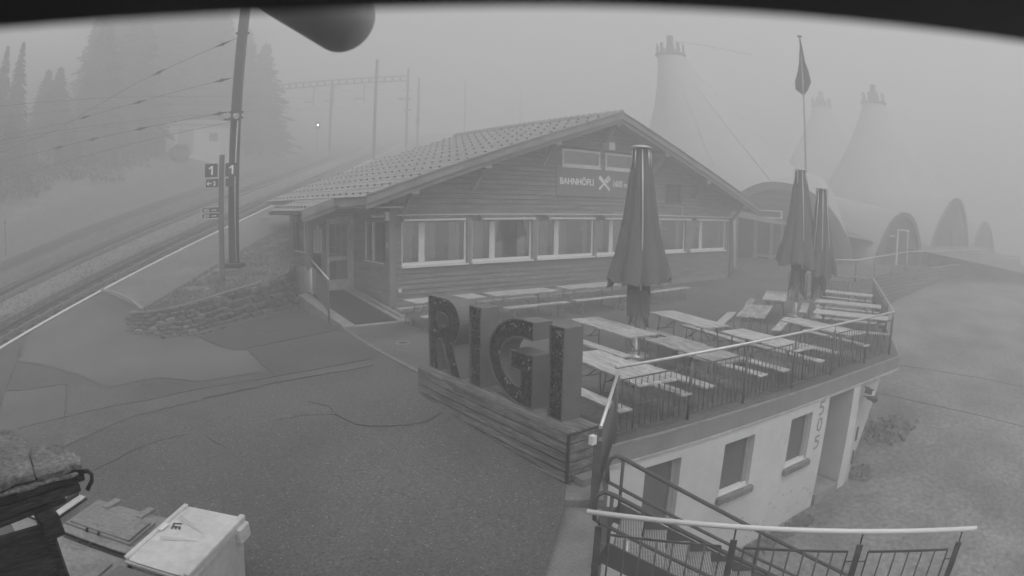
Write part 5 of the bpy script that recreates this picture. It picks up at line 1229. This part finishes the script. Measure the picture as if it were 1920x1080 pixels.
wire("guy_rope", "thin guy rope from the largest crown fading to the right", [(40.8, 33.0, 17.6), (42.9, 31.0, 17.4), (46.0, 28, 16.9)], .03, grp=None or "ropes")
# ---------------------------------------------------------------- slope details
for lab, pts in (("upper thin cable crossing the grass slope from the terrace tip", [(21.6, 8.0, -1.75), (22.43, 6.68, -1.8), (23.5, 3.11, -1.95), (23.87, 1.17, -2.05), (24.5, -2.5, -2.2)]), ("lower thin cable crossing the grass slope below the terrace", [(18.6, 8.0, -2.0), (19.17, 6.04, -2.07), (19.64, 2.55, -2.23), (19.79, .66, -2.34), (20.1, -3, -2.5)])):
    wire("cable", lab, pts, .016, grp="cables over the slope")
BuM = M("shrub_leaves", .22, .9, .4, 3)
def bush(name, label, x, y, z, rx_, ry_, rz_, n, seed, m, sz=.10, flowers=0):
    rr = random.Random(seed); t = thing(name, label, "shrub", (x, y, z)); mb = MB()
    for i in range(n):
        a, b, r = rr.uniform(0, 6.283), rr.uniform(0, 1.5), rr.uniform(.55, 1) ** .5
        c = Vector((rx_ * r * math.cos(a) * math.cos(b), ry_ * r * math.sin(a) * math.cos(b), rz_ * r * math.sin(b))) * (1 + .15 * math.sin(a * 5)); q = [c + Vector((rr.uniform(-1, 1), rr.uniform(-1, 1), rr.uniform(-1, 1))) * sz for _ in range(3)]; mb.add(q, [(0, 1, 2)])
    mb.obj("foliage", m, t, kind="stuff", fix=False); MB().tube([(0, 0, -.2), (0, 0, rz_ * .6)], .03, 5).obj("stem", Bk, t)
    if flowers:
        mb = MB()
        for i in range(flowers): c = Vector((rr.uniform(-.5, .2), rr.uniform(-.6, .4), rz_ * rr.uniform(.5, 1))); q = [c + Vector((rr.uniform(-1, 1), rr.uniform(-1, 1), rr.uniform(-1, 1))) * .08 for _ in range(3)]; mb.add(q, [(0, 1, 2)])
        mb.obj("pale_flowers", FasL, t, kind="stuff", fix=False)
    return t
bush("low_shrub", "dark low shrub patch on the slope behind the white building's corner", 17.6, 5.1, right_z(17.6, 5.1), 1.6, .8, .12, 900, 4, BuM, .09, 30)
bush("low_shrub", "small weed tuft at the foot of the white pillar", 14.1, 4.6, right_z(14.1, 4.6), .35, .35, .4, 260, 5, BuM, .05)
# grass blades
def tufts(name, n, seed, samp, m, hh, sp=.10):
    rr = random.Random(seed); vs, fs = [], []
    for i in range(n):
        p = samp(rr)
        if p is None: continue
        for k in range(3):
            a = rr.uniform(0, 6.283); d = Vector((math.cos(a), math.sin(a), 0)); h = hh * rr.uniform(.5, 1.3); b = Vector(p) + d * rr.uniform(0, sp); s_ = Vector((-d.y, d.x, 0)) * hh * .10
            k0 = len(vs); vs += [b - s_, b + s_, b + d * h * .55 + Vector((0, 0, h))]; fs.append((k0, k0 + 1, k0 + 2))
    mb = MB(); mb.add(vs, fs); return mb.obj(name, m, kind="stuff", fix=False)
def s_verge(rr):
    s = 3.4 + 12 * rr.random() ** 1.1; t = rr.uniform(3.2, min(wall_t(s), 7.2) + .03); x, y = xy(s, t); return (x, y, P(s) + .05)
GB = M("grass_blades", .26, .9, .3, 1.5); GB2 = M("grass_blades_dark", .14, .9, .3, .7)
tufts("verge_grass_blades", 14000, 1, s_verge, GB, .08)
def s_slope(rr):
    x = 6 + 34 * rr.random() ** 1.3; y = 5.5 - 22 * rr.random() ** 1.2
    if y > 5.6 - .13 * (x - 6) : return None
    return (x, y, right_z(x, y) - .01)
tufts("slope_grass_blades", 40000, 2, s_slope, SG, .05, .15)
def s_wallfoot(rr):
    d = rr.random(); p, dd = along(wall_bot, d * LB); p = p + Vector((dd.y, -dd.x, 0)) * rr.uniform(.03, .16); return (p.x, p.y, asph(p.x, p.y))
tufts("wall_foot_weeds", 900, 3, s_wallfoot, GB, .06, .04)
def s_house(rr):
    u = rr.uniform(.2, 5.4); x, y = 6.27 + .991 * u, 5.80 - .132 * u - rr.uniform(.05, .5); return (x, y, right_z(x, y))
tufts("building_foot_weeds", 900, 6, s_house, SG, .08, .06)
def s_kerb(rr):
    k = rr.random(); x, y = 4.93 - 1.6 * k, 5.38 - 1.4 * k; return (x - .03, y + .03, asph(x, y)) if rr.random() < .25 else None
tufts("kerb_moss", 500, 8, s_kerb, GB, .025, .04)
def s_bed(rr):
    s = rr.uniform(0, 34); t = rr.gauss(-8.2, .8); x, y = xy(s, t); return (x, y, left_z(s, t))
tufts("track_weeds", 2500, 9, s_bed, GB2, .10, .3)
def pebbles(name, n, seed, samp, m, s0, s1):
    rr = random.Random(seed); vs, fs = [], []
    for i in range(n):
        p = samp(rr)
        if p is None: continue
        s_ = rr.uniform(s0, s1); k = len(vs)
        vs += [(p[0] + rr.uniform(-1, 1) * s_ * .2 + c_[0] * s_, p[1] + c_[1] * s_, p[2] + c_[2] * s_) for c_ in ((1, 0, 0), (-.5, .8, 0), (-.5, -.8, 0), (0, 0, .7))]; fs += [(k, k + 1, k + 3), (k + 1, k + 2, k + 3), (k + 2, k, k + 3)]
    MB().add(vs, fs).obj(name, m, kind="stuff", fix=False)
def s_asph(rr):
    x, y = rr.uniform(-2.5, 5.6), 2.5 + 13 * rr.random() ** 1.3
    if (x - 4.93) * kn.x + (y - 5.38) * kn.y > -.05: return None
    return (x, y, asph(x, y) + .002)
pebbles("asphalt_grit", 5200, 41, s_asph, M("grit_pale", .55, .8), .004, .011)
pebbles("asphalt_grit_dark", 3500, 42, s_asph, M("grit_dark", .03, .8), .005, .013)
def s_ball(rr):
    s = -8 + 50 * rr.random() ** 1.4; t = rr.choice((rr.uniform(-5.2, -3.2), rr.uniform(-10.3, -7.2))); x, y = xy(s, t); return (x, y, left_z(s, t) - .01)
def s_ball2(rr):
    s = -8 + 50 * rr.random() ** 1.4; t = rr.uniform(-7.4, -.4); x, y = xy(s, t); return (x, y, left_z(s, t) - .01)
pebbles("ballast_stones", 16000, 43, s_ball, M("ballast_pale", .30, .9), .03, .07); pebbles("ballast_stones_dark", 12000, 44, s_ball2, M("ballast_dark", .05, .9), .03, .08)
def s_slope2(rr):
    p = s_slope(rr); return p
pebbles("slope_stones", 1500, 45, s_slope2, M("slope_stone", .34, .9), .015, .05)
# ---------------------------------------------------------------- bins
bang = math.atan2(.91, .68)
Bw, Bg, Bd = M("bin_white", .66, .5, .12, 2.5, .10, 12), M("bin_grey", .27, .55, .16, 2.5, .25, 22), M("bin_dark", .17, .6, .08, 3)
Blk = M("bin_gap", .02, .8)
def bin_(label, cx, cy, ztop, wx, wy, m, kind, rz):
    g = asph(cx, cy); t = thing("waste_container", label, "waste bin", (cx, cy, g), rz, group="waste containers"); h = ztop - g
    a, b = wx / 2, wy / 2
    vs = [(x * (a - (.10 if z < 1 else .02)), y * (b - (.10 if z < 1 else .02)), zz) for z, zz in ((0, .12), (1, h - .07)) for x, y in ((-1, -1), (1, -1), (1, 1), (-1, 1))]
    MB().add(vs, [(3, 2, 1, 0), (4, 5, 6, 7), (0, 1, 5, 4), (1, 2, 6, 5), (2, 3, 7, 6), (3, 0, 4, 7)]).obj("body", m, t, bevel=.02)
    MB().box(-a + .0, a - .0, -b, b, h - .085, h - .062).obj("rim", Blk if kind != "white" else m, t)
    n = 10; vs = []; fs = []
    for i in range(n + 1):
        for j in range(n + 1):
            u, v = i / n * 2 - 1, j / n * 2 - 1; e = max(abs(u), abs(v)); z = h - .05 + .045 * (1 - e ** 6) + (.018 if kind == "white" and abs(v) > .88 else 0)
            r = 1 - .035 * (abs(u * v)) ** 6; vs.append((u * a * r, v * b * r, z))
    for i in range(n):
        for j in range(n): k = i * (n + 1) + j; fs.append((k, k + n + 1, k + n + 2, k + 1))
    lid = MB().add(vs, fs, True); lid.box(-a + .01, a - .01, -b + .01, b - .01, h - .062, h - .045); ld = lid.obj("lid", m, t)
    for x, y in ((-a + .12, -b + .12), (a - .12, -b + .12), (a - .12, b - .12), (-a + .12, b - .12)): MB().tube([(x - .02, y, .08), (x + .02, y, .08)], .08, 10).obj("wheel", M("tyre", .02), t)
    return t, ld, h, a, b
bx = lambda s, q: None
rz = bang - math.pi / 2
rz = math.radians(-40)
t, ld, h, a, b = bin_("pale container with an open wedge pattern on its lid, frontmost right of the bins", .24, 5.03, .60, .72, 1.15, Bw, "white", rz)
MB().beam((-a + .03, -b, h - .02), (-a + .03, b, h - .02), .05, .03).obj("lid_edge", Bw, t, bevel=.008); MB().beam((a - .03, -b, h - .02), (a - .03, b, h - .02), .06, .05).obj("lid_edge", Bw, t, bevel=.008)
for (x0, y0, x1, y1) in ((-.21, .27, .16, .09), (-.19, -.14, .18, -.04)):
    mb = MB(); p, q = Vector((x0, y0, h)), Vector((x1, y1, h - .001)); d = (q - p).normalized(); s_ = Vector((-d.y, d.x, 0)); mb.add([p - s_ * .035, p + s_ * .035, q, p + Vector((0, 0, .028)) - d * .01], [(0, 1, 3), (1, 2, 3), (2, 0, 3)]); mb.obj("lid_rib", M("bin_white_rib", .56, .55), t)
text("LE", "lettering", M("black_ink", .02, .6), t, (-.23, .16, h + .004), (0, 0, -1.25), .13, .001, bold=.001); box("sticker", Frm, t, -.31, -.26, -.02, .12, h - .005, h + .003)
box("handle", Bw, t, a - .05, a + .04, b - .22, b - .02, h - .2, h - .05, bevel=.01)
t, ld, h, a, b = bin_("grey container with two hinge straps, just left of the pale one", -.48, 5.51, .60, 1.0, .76, Bg, "grey", rz - 0.0)
mb = MB(); 
for k, (ra, rb_) in enumerate(((.80, .62), (.90, .76))):
    q = [(-a * ra, -b * rb_), (a * ra, -b * rb_), (a * ra, b * rb_ * .6)]
    for p0, p1 in zip(q[:-1], q[1:]): mb.beam((p0[0], p0[1], h - .006), (p1[0], p1[1], h - .006), .012, .02)
mb.obj("lid_ridge", M("bin_ridge", .20, .6), t)
for x in (-.22, .24): MB().beam((x, b - .20, h + .005), (x, b + .05, h - .015), .09, .035).obj("hinge_strap", Bg, t, bevel=.008)
for x in (-.10, .06): MB().tube([(x, -b + .06, h), (x + .01, -b + .09, h + .03)], .014, 6).obj("lock_pin", Blk, t)
text("Abfall", "lettering", FasL, t, (-.16, -.16, h + .0), (0, 0, 0), .06, .001)
t, ld, h, a, b = bin_("second grey container standing in front of the hinged one", -.95, 4.87, .57, 1.0, .72, Bg, "grey2", rz)
mb = MB(); q = [(-a * .8, -b * .6), (a * .8, -b * .6), (a * .8, b * .5)]
for p0, p1 in zip(q[:-1], q[1:]): mb.beam((p0[0], p0[1], h - .006), (p1[0], p1[1], h - .006), .012, .02)
mb.obj("lid_ridge", M("bin_ridge", .20), t); text("Abfall", "lettering", FasL, t, (-.2, b - .17, h + .0), (0, 0, 0), .06, .001)
for x in (-.12, .02): MB().tube([(x, b - .06, h), (x + .01, b - .03, h + .03)], .014, 6).obj("lock_pin", Blk, t)
bin_("dark smooth container cut off by the bottom edge below the pale one", -.42, 4.20, .60, .78, .80, Bd, "dark", rz)
t, ld, h, a, b = bin_("pale container behind the shed corner, mostly hidden", -1.37, 6.36, .55, .95, .72, Bw, "white2", rz); box("dark_slot", Blk, t, a - .12, a - .07, -b + .05, b - .05, h - .03, h + .006)
# ---------------------------------------------------------------- shed with stone slab roof
sh = thing("stone_roof_shed", "corner of a dark timber shed with a thick stone slab roof, bottom left", "shed", (-.45, 2.42, 0))
ShW = M("shed_wood", .05, .75, .6, 2, .6, 9, bump=1.0, bscale=12, stretch=(1.5, 1.5, 14)); Slb = M("roof_slab", .22, .95, .35, 5, .35, 40, bump=1.0, bscale=40)
O = Vector(sh.location)
def slab(pts, z, th, seed, m=Slb):
    rr = random.Random(seed); q = []
    for (x0, y0), (x1, y1) in zip(pts, pts[1:] + pts[:1]):
        for k in range(5): f = k / 5; q.append((x0 + (x1 - x0) * f + rr.uniform(-.012, .012), y0 + (y1 - y0) * f + rr.uniform(-.012, .012)))
    mb = MB(); quad_prism(mb, q, z - th, z, O); mb.v = [(v[0], v[1], v[2] + rr.uniform(-.006, .006) + .04 * (v[1] + O.y - 2.7) + .01) for v in mb.v]; return mb.obj("roof_slab", m, sh, bevel=.006)
slab([(-.86, 2.64), (-.60, 2.755), (-.66, 3.12), (-.80, 3.34), (-1.05, 3.38), (-1.4, 3.0), (-1.3, 2.45)], 2.245, .04, 1)
slab([(-.60, 2.75), (-.335, 2.87), (-.36, 2.99), (-.44, 3.09), (-.56, 3.14), (-.66, 3.10)], 2.225, .035, 2)
slab([(-1.5, 2.345), (-.50, 2.79), (-.45, 3.0), (-1.4, 3.1)], 2.195, .02, 3)
slab([(-.70, 2.70), (-.36, 2.852), (-.40, 2.98), (-.72, 2.92)], 2.19, .02, 4)
def fb(p, q, z0p, z1p, z0q, z1q, th, nm, m=ShW):       # vertical board between two plan points with sloping edges
    p, q = Vector(p), Vector(q); d = (q - p).normalized(); n_ = Vector((-d.y, d.x)) * th
    vs = [(a_.x + k_ * n_.x - O.x, a_.y + k_ * n_.y - O.y, z_) for a_, zz in ((p, (z0p, z1p)), (q, (z0q, z1q))) for k_ in (0, 1) for z_ in zz]
    return MB().add(vs, [(0, 1, 3, 2), (4, 6, 7, 5), (0, 4, 5, 1), (2, 3, 7, 6), (0, 2, 6, 4), (1, 5, 7, 3)]).obj(nm, m, sh, bevel=.006)
fb((-1.4, 2.42), (-.335, 2.88), 2.128, 2.20, 2.143, 2.192, .05, "fascia_board")
fb((-1.4, 2.42), (-.37, 2.862), 2.03, 2.122, 2.095, 2.137, .05, "fascia_board")
fb((-1.4, 2.42), (-.46, 2.82), 1.99, 2.024, 2.065, 2.088, .045, "fascia_board")
MB().tube([Vector((-.35, 2.88, 2.19)) - O, Vector((-.312, 2.89, 2.187)) - O, Vector((-.295, 2.885, 2.17)) - O, Vector((-.30, 2.88, 2.14)) - O, Vector((-.34, 2.86, 2.10)) - O], .012, 6).obj("gutter_hook", M("hook_iron", .03, .5), sh)
MB().beam(Vector((-.53, 2.78, 2.0)) - O, Vector((-.64, 2.73, 1.99)) - O, .12, .12).obj("rafter_end", ShW, sh, bevel=.01)
for i in range(14): mb = MB(); z = 1.92 - i * .16; mb.beam(Vector((-.585, 2.765, z)) - O, Vector((-1.6, 2.35, z)) - O, .03, .152); mb.obj("wall_board", ShW, sh, bevel=.005)
MB().box(-.17, -.125, .31, .37, -.3, 1.98).obj("corner_post", ShW, sh)
# ---------------------------------------------------------------- the wall that carries the camera, its sun visor and the hanging lamp
wf = thing("house_wall", "shingled house wall behind the viewpoint, out of the picture", "wall", (0, 0, 0)); bk = -CF; bk.z = 0; bk.normalize(); rg = Vector((CX.x, CX.y, 0)).normalized()
c0 = bk * .55; mb = MB(); vs = [c0 + rg * a_ + bk * d_ + Vector((0, 0, z_)) for a_ in (-3.0, 2.2) for d_ in (0, .3) for z_ in (-3.2, 6.0)]
mb.add(vs, [(0, 1, 3, 2), (4, 6, 7, 5), (0, 4, 5, 1), (2, 3, 7, 6), (0, 2, 6, 4), (1, 5, 7, 3)]); mb.obj("wall", Wd, wf)
HoB = M("camera_housing", .012, .5); hd = thing("camera_sunshield", "dark curved sun shield jutting over the viewpoint along the top of the picture", "sun shield", CAMP)
def cf(x, u, f): return CX * x + CU * u + CF * f
n = 24; vs = []
for i in range(n + 1):
    x = -.125 + .26 * i / n; F = .1045 - 3.05 * (x + .004) ** 2 if x < 0 else .1045 - 1.9 * (x + .004) ** 2; F = max(F, .06)
    hgt = .0505 - .0 * abs(x)
    for th in (0, .004): vs += [cf(x, hgt + th, F), cf(x, hgt + th, -.22)]
fs = []
for i in range(n): a = i * 4; fs += [(a, a + 4, a + 5, a + 1), (a + 2, a + 3, a + 7, a + 6), (a, a + 2, a + 6, a + 4), (a + 1, a + 5, a + 7, a + 3)]
fs += [(0, 1, 3, 2), (4 * n, 4 * n + 2, 4 * n + 3, 4 * n + 1)]
MB().add(vs, fs).obj("visor", HoB, hd)
mb = MB(); vs = [cf(x, u_, f_) for x in (-.05, .05) for u_ in (-.05, .049) for f_ in (-.22, -.03)]; mb.add(vs, [(0, 1, 3, 2), (4, 6, 7, 5), (0, 4, 5, 1), (2, 3, 7, 6), (0, 2, 6, 4), (1, 5, 7, 3)]); mb.obj("housing", HoB, hd)
MB().tube([cf(0, -.0, -.22), cf(0, -.02, -.56)], .02, 8).obj("bracket", HoB, hd)
lm = thing("hanging_lamp", "dark rounded lamp housing hanging into the top of the picture, seen from below", "lamp", CAMP)
LM = M("lamp_body", .6, .5, .1, 20)
e_ = Vector((.342, .905, .291)).normalized() * .80; s_ = Vector((.08, .93, .44)).normalized() * .80
ax_ = (s_ - e_).normalized(); R_ = .0425; pts = []; rs = []
for k in range(9): th = math.pi / 2 * (1 - k / 8); pts.append(e_ - ax_ * R_ * math.sin(th) * .9); rs.append(max(.001, R_ * math.cos(th)))
pts += [e_ + ax_ * .10, e_ + ax_ * .30]; rs += [R_ * 1.02, R_ * 1.05]
MB().tube(pts, rs, 24).obj("body", LM, lm); MB().tube([e_ + ax_ * .28, e_ + ax_ * .36 + Vector((0, 0, .25)), bk * .5 + Vector((0, 0, .9))], .015, 8).obj("arm", LM, lm)
# ---------------------------------------------------------------- haze
hzm = bpy.data.materials.new("haze"); hzm.use_nodes = True; n = hzm.node_tree; n.nodes.clear()
o = n.nodes.new("ShaderNodeOutputMaterial"); pv = n.nodes.new("ShaderNodeVolumePrincipled"); pv.inputs["Color"].default_value = (.898, .898, .898, 1); pv.inputs["Density"].default_value = HAZE_D; pv.inputs["Anisotropy"].default_value = 0.2
n.links.new(pv.outputs[0], o.inputs["Volume"])
hb = MB().box(-260, 340, -230, 360, -17, 37).obj("haze", hzm, kind="stuff"); hb["label"] = "dense grey mountain fog"; hb.display_type = 'WIRE'
for q in (0, 2):
    pass
# unused prototypes would sit at the origin: none are left behind
